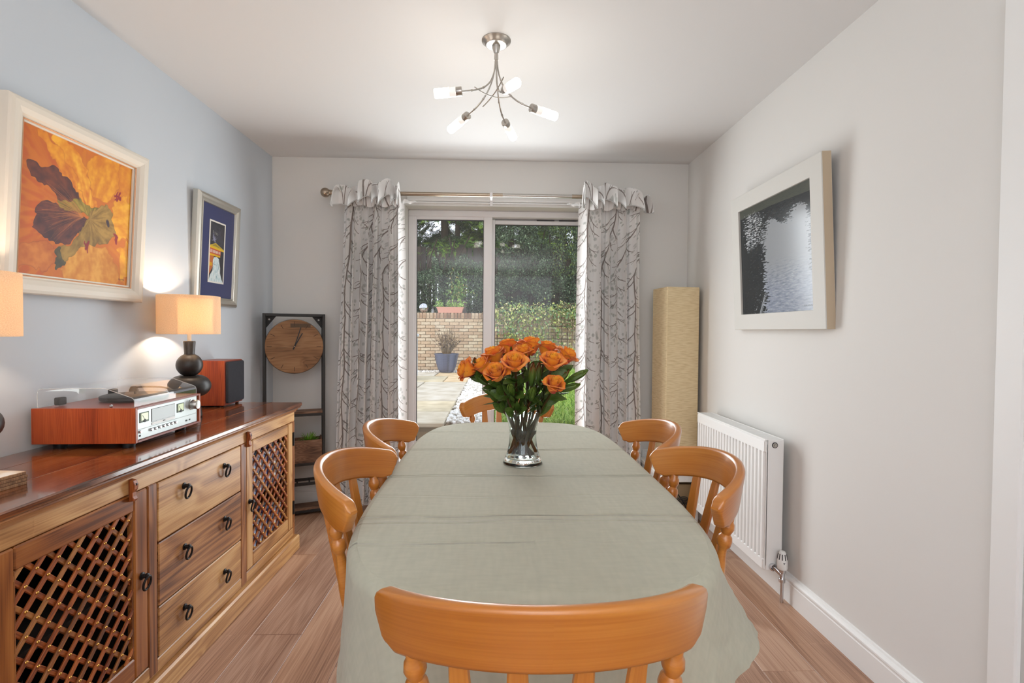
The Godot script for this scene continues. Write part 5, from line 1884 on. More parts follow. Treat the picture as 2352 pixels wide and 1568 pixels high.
func bouquet() -> void:
	var vb := Vector3(0.0955, 0.766, -1.712)
	var va := thing("vase", "clear glass waisted vase holding the orange roses in the middle of the table", "vase", vb)
	var outer := []
	var inner := []
	for k in 25:
		var s := k / 24.0
		var r := 0.046 + 0.0225 * pow(absf(s - 0.52) / 0.5, 2.0)
		outer.append(Vector2(r, 0.182 * s))
	outer[0] = Vector2(0.064, 0.0)
	outer.insert(1, Vector2(0.0675, 0.003))
	for k in range(24, -1, -1):
		var s := k / 24.0
		var y := 0.182 * s
		if y < 0.02: continue
		inner.append(Vector2(0.046 + 0.0225 * pow(absf(s - 0.52) / 0.5, 2.0) - 0.0038, y))
	var m := MB.new()
	m.lathe([Vector2(0.0, 0.0)] + outer + inner + [Vector2(0.045, 0.016), Vector2(0.0, 0.015)], 64)
	var gm := StandardMaterial3D.new()
	gm.albedo_color = Color(0.96, 0.99, 0.98, 0.0)
	gm.refraction_enabled = true
	gm.refraction_scale = 0.05
	gm.roughness = 0.0
	obj("glass", m, gm, va)
	m = MB.new()
	var wp := [Vector2(0.0, 0.0165), Vector2(0.0462, 0.0175)]
	inner.reverse()
	for p in inner:
		if p.y <= 0.118: wp.append(Vector2(p.x + 0.0006, p.y))
	wp += [Vector2(wp[-1].x - 0.002, 0.1185), Vector2(0, 0.1185)]
	m.lathe(wp, 48)
	var wm := StandardMaterial3D.new()
	wm.albedo_color = Color(0.97, 0.98, 0.97, 0.0)
	wm.refraction_enabled = true
	wm.refraction_scale = 0.033
	wm.roughness = 0.0
	obj("water", m, wm, va)
	var pm := mat(Color.WHITE, 0.55)
	pm.vertex_color_use_as_albedo = true
	pm.rim_enabled = true
	pm.rim = 0.3
	pm.backlight_enabled = true
	pm.backlight = Color(0.45, 0.42, 0.36)
	var lm := mat(Color.WHITE, 0.42, 0.0, ntex(301, 0.05, 64, 64, [rgb(52, 74, 26), rgb(74, 98, 36), rgb(96, 120, 48)], 3), Vector2(2, 2))
	var stm := mat(rgb(104, 70, 44), 0.5, 0.0, ntex(303, 0.05, 64, 32, [rgb(200, 110, 80), rgb(170, 200, 110), rgb(220, 140, 100)], 3), Vector2(3, 2))
	var bm := mat(Color.WHITE, 0.5)
	bm.vertex_color_use_as_albedo = true
	var blooms := [make_bloom(1.0, 5).mesh(), make_bloom(1.1, 9).mesh(), make_bloom(0.86, 14).mesh(), make_bloom(0.98, 21).mesh()]
	var R := [
		[Vector3(-0.094, 1.085, -1.70), Vector3(-1.0, 0.35, 0.15), 0, 1.0, "orange rose at the far left of the bouquet, seen in profile"],
		[Vector3(-0.042, 1.098, -1.685), Vector3(-0.6, 0.9, 0.2), 3, 0.95, "orange rose second from the left, tilted left beside a reddish bud"],
		[Vector3(0.003, 1.078, -1.632), Vector3(-0.22, 0.85, 0.62), 0, 1.0, "orange rose low at the front left, its spiral facing the camera, red underside at right"],
		[Vector3(-0.004, 1.132, -1.725), Vector3(-0.25, 1.0, 0.12), 1, 1.0, "wide golden rose behind the front left ones, near the door mullion"],
		[Vector3(0.064, 1.112, -1.632), Vector3(-0.05, 0.9, 0.5), 1, 1.0, "large open orange rose at the front centre-left of the bouquet"],
		[Vector3(0.046, 1.156, -1.765), Vector3(-0.2, 1.0, -0.2), 3, 1.0, "golden rose with dark red tips at the top back, left of the topmost rose"],
		[Vector3(0.094, 1.142, -1.70), Vector3(0.05, 1.0, 0.2), 2, 0.95, "small spiral orange rose just behind the large centre-left rose"],
		[Vector3(0.121, 1.162, -1.745), Vector3(0.15, 1.0, -0.1), 2, 1.12, "topmost orange rose of the bouquet, a pointed half-open bloom"],
		[Vector3(0.187, 1.115, -1.64), Vector3(0.1, 0.95, 0.42), 1, 1.0, "large orange rose at the front right with a deep red lower petal"],
		[Vector3(0.179, 1.152, -1.745), Vector3(0.2, 1.0, 0.0), 3, 0.98, "golden rose with a red crown at the back right, behind the large right one"],
		[Vector3(0.241, 1.13, -1.715), Vector3(0.6, 0.85, 0.05), 2, 1.05, "orange rose at the far right, in front of the right curtain's edge"],
		[Vector3(0.189, 1.042, -1.61), Vector3(0.15, 0.9, 0.5), 2, 0.98, "orange rose hanging lowest of all, under the large right rose"]]
	var n := R.size() + 8
	var idx := 0
	var stems := func(tip: Vector3, dir: Vector3, idx: int) -> Array:
		var an := atan2(tip.z - vb.z, tip.x - vb.x) + 0.35 * sin(idx * 2.1)
		var rn := 0.047 * clampf(Vector2(tip.x - vb.x, tip.z - vb.z).length() / 0.12, 0.25, 1.0)
		var neck := vb + Vector3(cos(an) * rn, 0.15, sin(an) * rn)
		var a2 := an + (2.1 + 0.8 * sin(idx * 1.7)) * (1.0 if idx % 2 == 0 else -1.0)
		var rb := 0.02 + 0.02 * fposmod(idx * 0.37, 1.0)
		var bot := vb + Vector3(cos(a2) * rb, 0.021 + 0.012 * fposmod(idx * 0.61, 1.0), sin(a2) * rb)
		var p := []
		for k in 5: p.append(bot.lerp(neck, k / 5.0))
		var c := tip - dir.normalized() * 0.05
		p += bez(neck, neck.lerp(c, 0.55) + Vector3(0, 0.02, 0), tip, 8)
		return p
	for q in R:
		var d: Vector3 = q[1].normalized()
		var base: Vector3 = q[0] - d * 0.022 * q[3]
		var ro := thing("rose", q[4], "rose", vb, 0.0, "orange roses in the glass vase")
		var b := MeshInstance3D.new()
		b.mesh = blooms[q[2]]
		b.material_override = pm
		b.name = "bloom"
		var x := Vector3.RIGHT - d * d.x
		x = x.normalized()
		b.transform = Transform3D(Basis(x, d, x.cross(d)).rotated(d, rng.randf() * TAU).scaled(Vector3.ONE * (q[3] * 1.06)), base - vb)
		ro.add_child(b, true)
		m = mb(vb)
		var p: Array = stems.call(base, d, idx)
		m.tube(p, 0.0042, 8)
		obj("stem", m, stm, ro)
		m = mb(vb)
		for k in 5:
			var an := TAU * k / 5.0
			var o2: Vector3 = (x * cos(an) + x.cross(d) * sin(an))
			leaf_sheet(m, base + d * 0.001, o2 + d * 0.25, d, 0.034, 0.011, -0.55 if k % 2 else 0.4)
		obj("sepal", m, lm, ro)
		for k in 8:
			m = mb(vb)
			var s: int = [6, 7, 8, 9, 9, 10, 11, 11][k]
			var at: Vector3 = p[s]
			var side := Vector3(at.x - vb.x, 0, at.z - vb.z)
			if side.length() < 0.004: side = Vector3(0, 0, 1)
			var ld := (side.normalized() * 0.55 + Vector3(rng.randfn(0, 0.45), rng.randf_range(0.1, 1.0), rng.randfn(0, 0.45) + 0.2)).normalized()
			leaf_sheet(m, at, ld, Vector3.UP * 0.6 + side.normalized() + ld * 0.1, rng.randf_range(0.055, 0.082), rng.randf_range(0.026, 0.036), rng.randf_range(-0.15, 0.35))
			obj("leaf", m, lm, ro)
		idx += 1
	# green buds with clasping leaves
	var B := [
		[Vector3(-0.066, 1.105, -1.70), Vector3(-0.25, 1.0, 0.1), 0.06, true, "reddish green bud standing between the two leftmost roses"],
		[Vector3(0.121, 1.085, -1.64), Vector3(0.05, 1.0, 0.3), 0.085, true, "tall green bud with red tips in the centre front, between the two largest roses"],
		[Vector3(0.144, 1.085, -1.68), Vector3(0.1, 1.0, 0.0), 0.075, true, "slim green bud with red tips just left of the large right rose"],
		[Vector3(0.225, 1.07, -1.66), Vector3(0.65, 0.75, 0.2), 0.075, true, "red-tipped green bud to the right, under the far right rose"],
		[Vector3(0.285, 1.072, -1.69), Vector3(0.85, 0.5, 0.1), 0.085, false, "big plain green bud reaching furthest right before the curtain"],
		[Vector3(0.26, 1.03, -1.70), Vector3(0.95, 0.3, 0.05), 0.08, false, "dark green leafy spray leaning right below the big green bud"],
		[Vector3(0.05, 1.03, -1.63), Vector3(-0.3, 0.9, 0.7), 0.06, false, "short green leafy spray low at the front left over the vase rim"],
		[Vector3(0.12, 1.02, -1.62), Vector3(0.1, 0.9, 0.7), 0.065, false, "short green leafy spray low at the front centre over the vase rim"]]
	for q in B:
		var d: Vector3 = q[1].normalized()
		var ro := thing("bud_stem", q[4], "foliage stem", vb, 0.0)
		var x := (Vector3.RIGHT - d * d.x).normalized() if absf(d.x) < 0.9 else (Vector3.UP - d * d.y).normalized()
		var z := x.cross(d)
		var L: float = q[2]
		m = MB.new()
		m.xf.origin = -vb
		for k in 13:
			var an := k * 2.4
			var t := k / 12.0
			var o2 := x * cos(an) + z * sin(an)
			var at: Vector3 = q[0] - d * L * 0.62 + d * L * 0.38 * t + o2 * 0.004
			var zz := (d + o2 * (0.42 - 0.2 * t)).normalized()
			var yy := (o2 - zz * o2.dot(zz)).normalized()
			var xx := yy.cross(zz)
			var rows := []
			var cols := []
			var l := L * 0.82 * (1.0 - 0.22 * t)
			for j in 9:
				var s := j / 8.0
				var hw := 0.0125 * pow(sin(PI * clampf(0.08 + s * 0.92, 0, 1)), 0.75)
				var c := at + zz * (l * s) - yy * (0.34 * l * s * s)
				var row := []
				var cr := []
				for i in 5:
					var u := -1.0 + i * 0.5
					row.append(c + xx * (u * hw) - yy * (u * u * hw * 0.5))
					var cc := rgb(58, 84, 28).lerp(rgb(110, 130, 44), s * 0.7 + 0.2 * (1.0 - absf(u)))
					if q[3]: cc = cc.lerp(rgb(150, 56, 44), smoothstep(0.6, 1.0, s) * 0.8)
					cr.append(cc.srgb_to_linear())
				rows.append(row)
				cols.append(cr)
			m.sheet(rows, null, cols)
		obj("bud", m, bm, ro)
		var p: Array = stems.call(q[0] - d * L * 0.6, d, idx)
		m = mb(vb)
		m.tube(p, 0.004, 7)
		obj("stem", m, stm, ro)
		for k in 6:
			m = mb(vb)
			var s := 7 + k
			var at: Vector3 = p[mini(s, p.size() - 1)]
			var tg: Vector3 = (p[mini(s + 1, p.size() - 1)] - p[s - 1]).normalized()
			var an := k * 2.2 + idx
			var sd := (x * cos(an) + z * sin(an))
			leaf_sheet(m, at, tg * 0.8 + sd * 0.55, sd, rng.randf_range(0.05, 0.075), rng.randf_range(0.014, 0.021), rng.randf_range(-0.15, 0.2), 0.15)
			obj("leaf", m, lm, ro)
		idx += 1

# ---------------------------------------------------------------- curtains
func curtain_texture() -> ImageTexture:
	var W := 512
	var H := 1024
	var im := Image.create(W, H, false, Image.FORMAT_RGBA8)
	im.fill(rgb(230, 228, 226))
	for k in 120:
		var p := Vector2(rng.randf() * W, rng.randf() * H)
		var r := rng.randi_range(14, 24)
		var c := rgb(168, 170, 164)
		c.a = rng.randf_range(0.35, 0.75)
		for q in rng.randi_range(1, 4):
			var pp := p + Vector2(rng.randfn(0, 18), rng.randfn(0, 30))
			stroke(im, [pp, pp + Vector2(1, 1)], c, r, r, 0.75, true)
	var bc := rgb(138, 128, 123)
	for t in 2:
		var x0 := W * (0.25 + 0.5 * t)
		var prev := Vector2(x0, H + 20)
		for k in 12:
			var nx := Vector2(x0 + 10.0 * sin(k * 1.3 + t * 2.0) * (1.0 if k < 11 else 0.0), H - (k + 1) * H / 12.0)
			if k == 11: nx.x = x0
			stroke(im, [prev if k > 0 else Vector2(x0, H), nx], bc, 12, 12, 0.8, true)
			var sd := 1.0 if (k + t) % 2 == 0 else -1.0
			for rep in 2:
				var s0 := prev.lerp(nx, 0.3 + 0.5 * rep) if k > 0 else nx
				var d := sd if rep == 0 else -sd
				var len := rng.randf_range(80, 125)
				var e := s0 + Vector2(d * len, -rng.randf_range(50, 95))
				var mid := s0 + Vector2(d * len * 0.3, -rng.randf_range(40, 60))
				var cv := curve(s0, mid, e)
				stroke(im, cv, bc, 7, 3, 0.75, true)
				for f in 2:
					var at: Vector2 = cv[3 + f * 2]
					var e2 := at + Vector2(d * rng.randf_range(14, 48), -rng.randf_range(-18, 60))
					stroke(im, curve(at, at.lerp(e2, 0.5) + Vector2(0, 10), e2, 5), bc, 4, 2, 0.7, true)
			prev = nx
	return ImageTexture.create_from_image(im)

func curtain(called_label: String, xl: Array, xr: Array, folds: Array, m: Material, flop: float, lean_at: float) -> void:
	# xl, xr: edge positions at y = 2.06 and at the hem
	var base := Vector3((xl[1] + xr[1]) * 0.5, 0.05, -3.40)
	var cu := thing("curtain", called_label, "curtain", base)
	var U := 260
	var V := 46
	var cum := []
	var tot := 0.0
	for f in folds: tot += f[0]
	var shape := func(u: float, t: float) -> Vector2:
		# depth of the fold and its sideways swing at u
		var s := u * tot
		var a := 0.0
		for f in folds:
			if s <= a + f[0] or f == folds[-1]:
				var q: float = clampf((s - a) / f[0], 0, 1)
				var dp: float = f[1] * (0.45 + 0.55 * smoothstep(0.0, 0.25, t))
				return Vector2(-dp * (0.5 + 0.5 * cos(TAU * q)), 0.5 * dp * sin(TAU * q) * 0.35)
			a += f[0]
		return Vector2.ZERO
	var rows := []
	var uvs := []
	for j in V + 1:
		var t := float(j) / V
		var y := lerpf(2.075, 0.05, t)
		var row := []
		var uv := []
		var arc := 0.0
		for i in U + 1:
			var u := float(i) / U
			var sh: Vector2 = shape.call(u, t)
			var x := lerpf(lerpf(xl[0], xl[1], pow(t, 0.8)), lerpf(xr[0], xr[1], pow(t, 0.8)), u) + sh.y + 0.004 * sin(t * 9.0 + u * 14.0) * t
			var p := Vector3(x, y, -3.345 + sh.x + 0.008 * sin(u * 9.0 + t * 3.0))
			if i > 0:
				arc += Vector2(p.x - row[-1].x, p.z - row[-1].z).length()
			row.append(p)
			uv.append(Vector2(arc / 0.6 * (1.0 if t > 0.1 else 1.0) + 0.1, y / 1.2))
		rows.append(row)
		uvs.append(uv)
	var mbld := MB.new()
	mbld.xf.origin = -base
	mbld.sheet(rows, uvs)
	# turn the hem back so that the cloth shows its thickness
	obj("drape", mbld, m, cu)
	# flopped frill above the gathers
	rows = []
	uvs = []
	var FU := 200
	for j in 15:
		var v := j / 14.0
		var row := []
		var uv := []
		for i in FU + 1:
			var u := float(i) / FU
			var x := lerpf(xl[0] + 0.005, xr[0] - 0.005, u)
			var w := sin(TAU * (6.3 * u + 0.18 * sin(u * 21.0)))
			var w2 := cos(TAU * (6.3 * u + 0.18 * sin(u * 21.0)))
			var al := 0.0
			var side := clampf((lean_at - u) * 2.2, 0, 1) if flop < 0.0 else clampf((u - lean_at) * 2.2, 0, 1)
			al = flop * side
			var p := Vector3(x, 2.03 + 0.008 * sin(u * 25.0), -3.33)
			var up := (0.15 + 0.02 * sin(u * 19.0)) * pow(sin(PI * v * 0.9), 0.85)
			p.y += up * (1.0 - 0.3 * side) - 0.065 * v * v * (0.5 + 0.5 * w) * (1.0 - side) - 0.075 * side * v * v
			p.x += sin(al) * 0.07 * v * (0.3 + 0.7 * side) + w2 * 0.011 * (0.4 + 0.6 * v)
			p.z += 0.012 + 0.075 * sin(PI * 0.6 * v) + w * 0.042 * (0.35 + 0.65 * v)
			row.append(p)
			uv.append(Vector2(u * 1.9, 0.3 + v * 0.12))
		rows.append(row)
		uvs.append(uv)
	mbld = MB.new()
	mbld.xf.origin = -base
	mbld.sheet(rows, uvs)
	obj("frill", mbld, m, cu)
	# hem band at the frill edge, a rolled edge with thickness
	var pth := []
	for i in range(0, FU + 1, 2): pth.append(rows[14][i])
	mbld = MB.new()
	mbld.xf.origin = -base
	mbld.tube(pth, 0.0032, 6)
	obj("frill_hem", mbld, mat(rgb(196, 194, 192), 0.9), cu)

func curtains() -> void:
	var tex := curtain_texture()
	var m := mat(Color.WHITE, 0.85, 0.0, tex)
	m.backlight_enabled = true
	m.backlight = Color(0.25, 0.25, 0.25)
	m.rim_enabled = true
	m.rim = 0.2
	# pole
	var py := 2.133
	var pz := -3.40
	var po := thing("curtain_pole", "brushed bronze curtain pole with a ball finial across the top of the patio door", "curtain pole", Vector3(-0.04, py, pz))
	var b := MB.new()
	b.tube([Vector3(-1.06, 0, 0), Vector3(0.08, 0, 0)], 0.0135, 20)
	obj("outer_tube", b, M.nickel, po)
	b = MB.new()
	b.tube([Vector3(0.55, 0, 0), Vector3(1.03, 0, 0)], 0.0135, 20)
	obj("outer_tube", b, M.nickel, po)
	b = MB.new()
	b.tube([Vector3(0.0, 0, 0), Vector3(0.6, 0, 0)], 0.0118, 20)
	obj("inner_tube", b, M.steel, po)
	b = MB.new()
	b.xf = Transform3D(Basis(Vector3(0, 1, 0), Vector3(-1, 0, 0), Vector3(0, 0, 1)), Vector3(-1.03, 0, 0))
	var pr := [Vector2(0.0155, 0.0), Vector2(0.0165, 0.004), Vector2(0.0165, 0.03), Vector2(0.0195, 0.042)]
	for k in 15:
		var a := -0.95 + (PI * 0.5 + 0.95) * k / 14.0
		pr.append(Vector2(0.0315 * cos(a), 0.073 + 0.0315 * sin(a)))
	b.lathe(pr, 28)
	obj("finial", b, M.nickel, po)
	b = MB.new()
	b.box(Vector3(0.003, 0, 0.0), Vector3(0.02, 0.034, 0.032), 0.004)
	b.box(Vector3(0.003, -0.01, -0.055), Vector3(0.016, 0.012, 0.09), 0.002)
	b.box(Vector3(0.003, -0.02, -0.1), Vector3(0.02, 0.06, 0.008), 0.002)
	obj("bracket", b, M.upvc, po)
	for x in [-0.95, 0.97]: obj("end_bracket", one(Vector3(x, 0, -0.053), Vector3(0.014, 0.014, 0.107), 0.002), M.nickel, po)
	var spots := [[-1.105, "curtain rings left of the left curtain"], [-0.71, "curtain rings right of the left curtain"], [-0.665, "curtain rings right of the left curtain"], [0.585, "curtain rings left of the right curtain"], [0.625, "curtain rings left of the right curtain"], [0.665, "curtain rings left of the right curtain"], [0.695, "curtain rings left of the right curtain"], [0.725, "curtain rings left of the right curtain"]]
	var rn := -1
	for q in spots:
		rn += 1
		var lab: String = ["only bronze curtain ring", "first bronze curtain ring", "second bronze curtain ring", "first bronze curtain ring", "second bronze curtain ring", "third bronze curtain ring", "fourth bronze curtain ring", "fifth bronze curtain ring"][rn] + {"curtain rings left of the left curtain": " between the ball finial and the left curtain", "curtain rings right of the left curtain": " along the pole to the right of the left curtain", "curtain rings left of the right curtain": " from the left, above the inner edge of the right curtain"}[q[1]]
		var rg := thing("curtain_ring", lab, "curtain ring", Vector3(q[0], py, pz), 0.0, q[1] if q[0] > -1.0 else "")
		b = MB.new()
		b.tube(ring_path(Vector3(0, -0.006, 0), Vector3(0, 0.021, 0), Vector3(0.003, 0, 0.021), 24), 0.0016, 6, false)
		obj("ring", b, M.nickel, rg)
		b = MB.new()
		b.tube(bez(Vector3(0.001, -0.027, 0.0), Vector3(0.014, -0.04, 0.004), Vector3(0.001, -0.062, 0.006), 8), 0.0011, 5)
		b.tube(bez(Vector3(0.001, -0.027, 0.0), Vector3(-0.008, -0.03, 0.004), Vector3(-0.009, -0.022, 0.004), 6), 0.0011, 5)
		obj("hook", b, M.steel, rg)
	curtain("left curtain of grey branch-patterned cloth, its frilled top flopped to the left", [-1.0, -1.085], [-0.615, -0.602], [[1.0, 0.05], [0.8, 0.07], [0.85, 0.075], [0.75, 0.08], [0.6, 0.05], [1.25, 0.085], [0.7, 0.06], [1.3, 0.08]], m, -1.95, 0.42)
	curtain("right curtain of grey branch-patterned cloth, its frilled top flopped to the right", [0.552, 0.545], [0.965, 1.01], [[1.5, 0.08], [1.0, 0.085], [0.6, 0.06], [0.75, 0.07], [0.8, 0.075], [1.0, 0.06]], m, 1.9, 0.55)
	# white heading tape pulled out at the inner edges
	for q in [[-0.62, -1.0, "left"], [0.56, 1.0, "right"]]:
		var rows := []
		for j in 5:
			var row := []
			for i in 9:
				var u := i / 8.0
				row.append(Vector3(q[0] - q[1] * u * 0.09, 2.085 - 0.03 * j / 4.0 * (1.0 - u * 0.7) - 0.012 * u + 0.004 * sin(u * 9.0), -3.36 + 0.006 * sin(u * 12.0 + j)))
			if q[1] < 0: row.reverse()
			rows.append(row)
		b = MB.new()
		b.sheet(rows)
		tag(obj("heading_tape", b, M.white), "loose white heading tape sticking out at the inner top edge of the %s curtain" % q[2], "curtain tape")

# ---------------------------------------------------------------- clock shelf in the left corner
func clock_shelf() -> void:
	var at := Vector3(-1.302, 0, -3.285)
	var th := deg_to_rad(22)
	var s := thing("clock_shelf", "tall black metal corner shelf stand with a round wooden clock, beside the left curtain", "shelf", at, th)
	var W := 0.372
	var D := 0.128
	var H := 1.32
	var t := 0.017
	var fm := mat(rgb(50, 49, 48), 0.55, 0.3)
	for q in [[-1, 0], [1, 0], [-1, 1], [1, 1]]:
		obj("post", one(Vector3(q[0] * (W - t) * 0.5, H * 0.5, -q[1] * (D - t)), Vector3(t, H, t), 0.0015), fm, s)
	for y in [H - t * 0.5, 0.66, 0.335, 0.205, 0.025]:
		for z in [0.0, -(D - t)]: obj("rail", one(Vector3(0, y, z), Vector3(W - t * 2, t, t), 0.0015), fm, s)
		for x in [-1, 1]: obj("rail", one(Vector3(x * (W - t) * 0.5, y, -(D - t) * 0.5), Vector3(t, t, D - t * 2), 0.0015), fm, s)
		if y == 0.205:
			for k in 3: obj("bar", one(Vector3(-0.06 + k * 0.075, y, -(D - t) * 0.5), Vector3(0.01, 0.008, D - t), 0.0015), fm, s)
	for y in [0.672, 0.347, 0.037]:
		obj("shelf_board", one(Vector3(0, y, -(D - t) * 0.5), Vector3(W - t * 2 + 0.004, 0.018, D - t * 0.6), 0.002), M.walnut, s)
	for sx in [-1.0, 1.0]:
		var m := MB.new()
		var px: float = sx * (W * 0.5 - t)
		m.xf.origin = Vector3(0, 0, -(D - t) - 0.004)
		var o := PackedVector2Array([Vector2(px, H - t), Vector2(px, H - t - 0.075), Vector2(px - sx * 0.058, H - t)])
		m.prism(o, 0.003)
		m.xf.origin.z = 0.0
		var g := obj("gusset", m, fm, s)
		m = MB.new()
		m.xf = Transform3D(Basis(Vector3.RIGHT, PI * 0.5), Vector3(px - sx * 0.018, H - t - 0.02, -(D - t)))
		m.lathe([Vector2(0.006, 0), Vector2(0.006, 0.0015), Vector2(0, 0.0015)], 12)
		obj("keyhole", m, mat(rgb(200, 198, 194), 0.8), g)
	var m := MB.new()
	m.tube(bez(Vector3(-0.13, 0.225, -0.02), Vector3(-0.1, 0.255, -0.055), Vector3(-0.06, 0.222, -0.1), 6), 0.004, 6)
	m.xf.origin = Vector3(-0.04, 0.214, -0.05)
	m.lathe([Vector2(0.0, 0.0), Vector2(0.045, 0.0), Vector2(0.048, 0.004), Vector2(0.03, 0.012), Vector2(0.012, 0.02), Vector2(0, 0.022)], 20)
	m.xf = Transform3D()
	obj("bottle_holder", m, fm, s)
	# clock
	var cy := 1.108
	m = MB.new()
	m.xf = Transform3D(Basis(Vector3.RIGHT, PI * 0.5), Vector3(0, cy, 0.0))
	var cf := MB.new()
	var o := PackedVector2Array()
	for k in 72: o.append(Vector2(cos(TAU * k / 72.0), sin(TAU * k / 72.0)) * 0.174)
	cf.xf.origin = Vector3(0, cy, -0.008)
	cf.off = Vector2(0.3, 0.2)
	cf.prism(o, 0.018, 0.002)
	var face := obj("clock_face", cf, M.rustic, s)
	m = MB.new()
	m.xf = Transform3D(Basis(Vector3.RIGHT, PI * 0.5), Vector3(0, cy, -0.009))
	m.lathe([Vector2(0.175, 0), Vector2(0.1765, 0.0005), Vector2(0.1765, 0.0085), Vector2(0.175, 0.009)], 72)
	obj("clock_rim", m, fm, face)
	for k in 12:
		var a := TAU * k / 12.0
		m = MB.new()
		m.bar(Vector3(sin(a) * 0.133, cy + cos(a) * 0.133, 0.0103), Vector3(sin(a) * 0.161, cy + cos(a) * 0.161, 0.0103), 0.0035, 0.001, Vector3(cos(a), -sin(a), 0))
		obj("hour_mark", m, mat(rgb(76, 54, 38), 0.8), face)
	m = MB.new()
	m.box(Vector3(0.036, cy + 0.136, 0.0102), Vector3(0.12, 0.026, 0.0008))
	obj("dark_patch", m, mat(rgb(92, 74, 58), 0.85), face)
	for q in [[0.30, 0.13, 0.0052, "minute_hand"], [0.5, 0.098, 0.0062, "hour_hand"]]:
		var a: float = q[0]
		m = MB.new()
		m.bar(Vector3(-sin(a) * 0.02, cy - cos(a) * 0.02, 0.0135), Vector3(sin(a) * q[1], cy + cos(a) * q[1], 0.0135), q[2], 0.0012, Vector3(cos(a), -sin(a), 0))
		obj(q[3], m, M.black, face)
	m = MB.new()
	m.bar(Vector3(-0.11, cy - 0.01, 0.015), Vector3(0.034, cy + 0.004, 0.015), 0.0012, 0.0008, Vector3.UP)
	obj("second_hand", m, M.black, face)
	m = MB.new()
	m.xf = Transform3D(Basis(Vector3.RIGHT, PI * 0.5), Vector3(0, cy, 0.015))
	m.lathe([Vector2(0.004, 0), Vector2(0.003, 0.002), Vector2(0, 0.003)], 10)
	obj("pin", m, M.chrome, face)
	# planter crate with a small plant
	var n := Vector3(sin(th), 0, cos(th))
	var rx := Vector3(cos(th), 0, -sin(th))
	var pa := at + Vector3(0, 0.3565, 0) - n * 0.055 + rx * 0.012
	var pl := thing("planter_box", "small dark wooden crate on the shelf stand under the clock", "planter", pa, th)
	for sz in [-1, 1]: obj("long_side", one(Vector3(0, 0.068, sz * 0.052), Vector3(0.31, 0.136, 0.01), 0.0015), M.walnut, pl)
	for sx in [-1, 1]: obj("short_side", one(Vector3(sx * 0.15, 0.074, 0), Vector3(0.01, 0.148, 0.094), 0.0015), M.walnut, pl)
	m = MB.new()
	m.box(Vector3(0, 0.055, 0), Vector3(0.288, 0.1, 0.092))
	obj("soil", m, mat(rgb(60, 46, 36), 0.95), pl)
	var sp := thing("spiky_plant", "small bright green spiky plant growing in the wooden crate", "plant", pa + Vector3(0, 0.105, 0) + rx * 0.075, th)
	m = MB.new()
	for k in 60:
		var a := rng.randf() * TAU
		var e := rng.randf_range(0.35, 1.2)
		leaf_sheet(m, Vector3(cos(a) * 0.008, 0, sin(a) * 0.008), Vector3(cos(a) * cos(e), sin(e), sin(a) * cos(e)), Vector3.UP, rng.randf_range(0.05, 0.085), 0.009, rng.randf_range(-0.1, 0.2), 0.4)
	obj("leaves", m, mat(rgb(110, 160, 44), 0.5), sp)

# ---------------------------------------------------------------- tall paper lamp on its side table, right corner
func paper_lamp_corner() -> void:
	var at := Vector3(1.2, 0, -3.315)
	var tb := thing("side_table", "low white side table in the far right corner under the tall paper lamp", "side table", at)
	obj("table_top", one(Vector3(-0.03, 0.325, 0.01), Vector3(0.31, 0.03, 0.35), 0.006), M.trim, tb)
	obj("apron", one(Vector3(-0.03, 0.285, 0.01), Vector3(0.28, 0.052, 0.32), 0.004), M.trim, tb)
	for sx in [-1, 1]:
		for sz in [-1, 1]: obj("leg", one(Vector3(-0.03 + sx * 0.12, 0.13, 0.01 + sz * 0.14), Vector3(0.032, 0.26, 0.032), 0.003), M.trim, tb)
	var bx := thing("storage_crate", "plain light brown wooden box standing under the white side table", "box", at + Vector3(-0.005, 0, -0.02))
	var m := MB.new()
	var bxm := mat(rgb(176, 152, 116), 0.8)
	for z in [-0.12, 0.1]: obj("side_panel", one(Vector3(0, 0.11, z), Vector3(0.2, 0.22, 0.012), 0.002), bxm, bx)
	for sx in [-1, 1]: obj("side_panel", one(Vector3(sx * 0.095, 0.11, -0.01), Vector3(0.012, 0.22, 0.208), 0.002), bxm, bx)
	obj("bottom", one(Vector3(0, 0.006, -0.01), Vector3(0.178, 0.012, 0.208)), bxm, bx)
	var cd := MB.new()
	for k in 5:
		var c := Vector3(0.03 - k * 0.004, 0.05 + k * 0.012, 0.122 + k * 0.003)
		cd.tube(ring_path(c, Vector3(0.045 + k * 0.002, 0.01, 0), Vector3(0, 0.052, 0.012), 24), 0.0035, 6, false)
	cd.tube(bez(Vector3(0.06, 0.05, 0.125), Vector3(-0.02, 0.24, 0.13), Vector3(-0.12, 0.18, 0.14), 8), 0.0035, 6)
	cd.xf.origin = Vector3.ZERO
	var co := obj("coiled_cable", cd, M.black)
	co.position = at + Vector3(-0.005, 0.006, -0.005)
	tag(co, "coil of black electric cable in front of the box under the white side table", "cable")
	# lamp
	var lp := thing("paper_lamp", "tall square cream crinkled-paper floor lamp in the far right corner, unlit", "lamp", at + Vector3(0, 0.341, 0), deg_to_rad(6))
	var tex := ntex(401, 0.16, 40, 512, [rgb(214, 192, 152), rgb(236, 218, 182), rgb(246, 232, 202)], 3, 256, 1024)
	var pmm := mat(rgb(250, 246, 236), 0.9, 0.0, tex, Vector2(2.0, 2.0))
	bump(pmm, tex, 0.5)
	pmm.backlight_enabled = true
	pmm.backlight = Color(0.3, 0.28, 0.22)
	m = MB.new()
	m.g = 2
	m.box(Vector3(0, 0.587, 0), Vector3(0.222, 1.168, 0.222), 0.004)
	obj("paper_shade", m, pmm, lp)
	for sx in [-1, 1]:
		for sz in [-1, 1]: obj("foot", one(Vector3(sx * 0.098, 0.002, sz * 0.098), Vector3(0.012, 0.004, 0.012)), M.steel, lp)

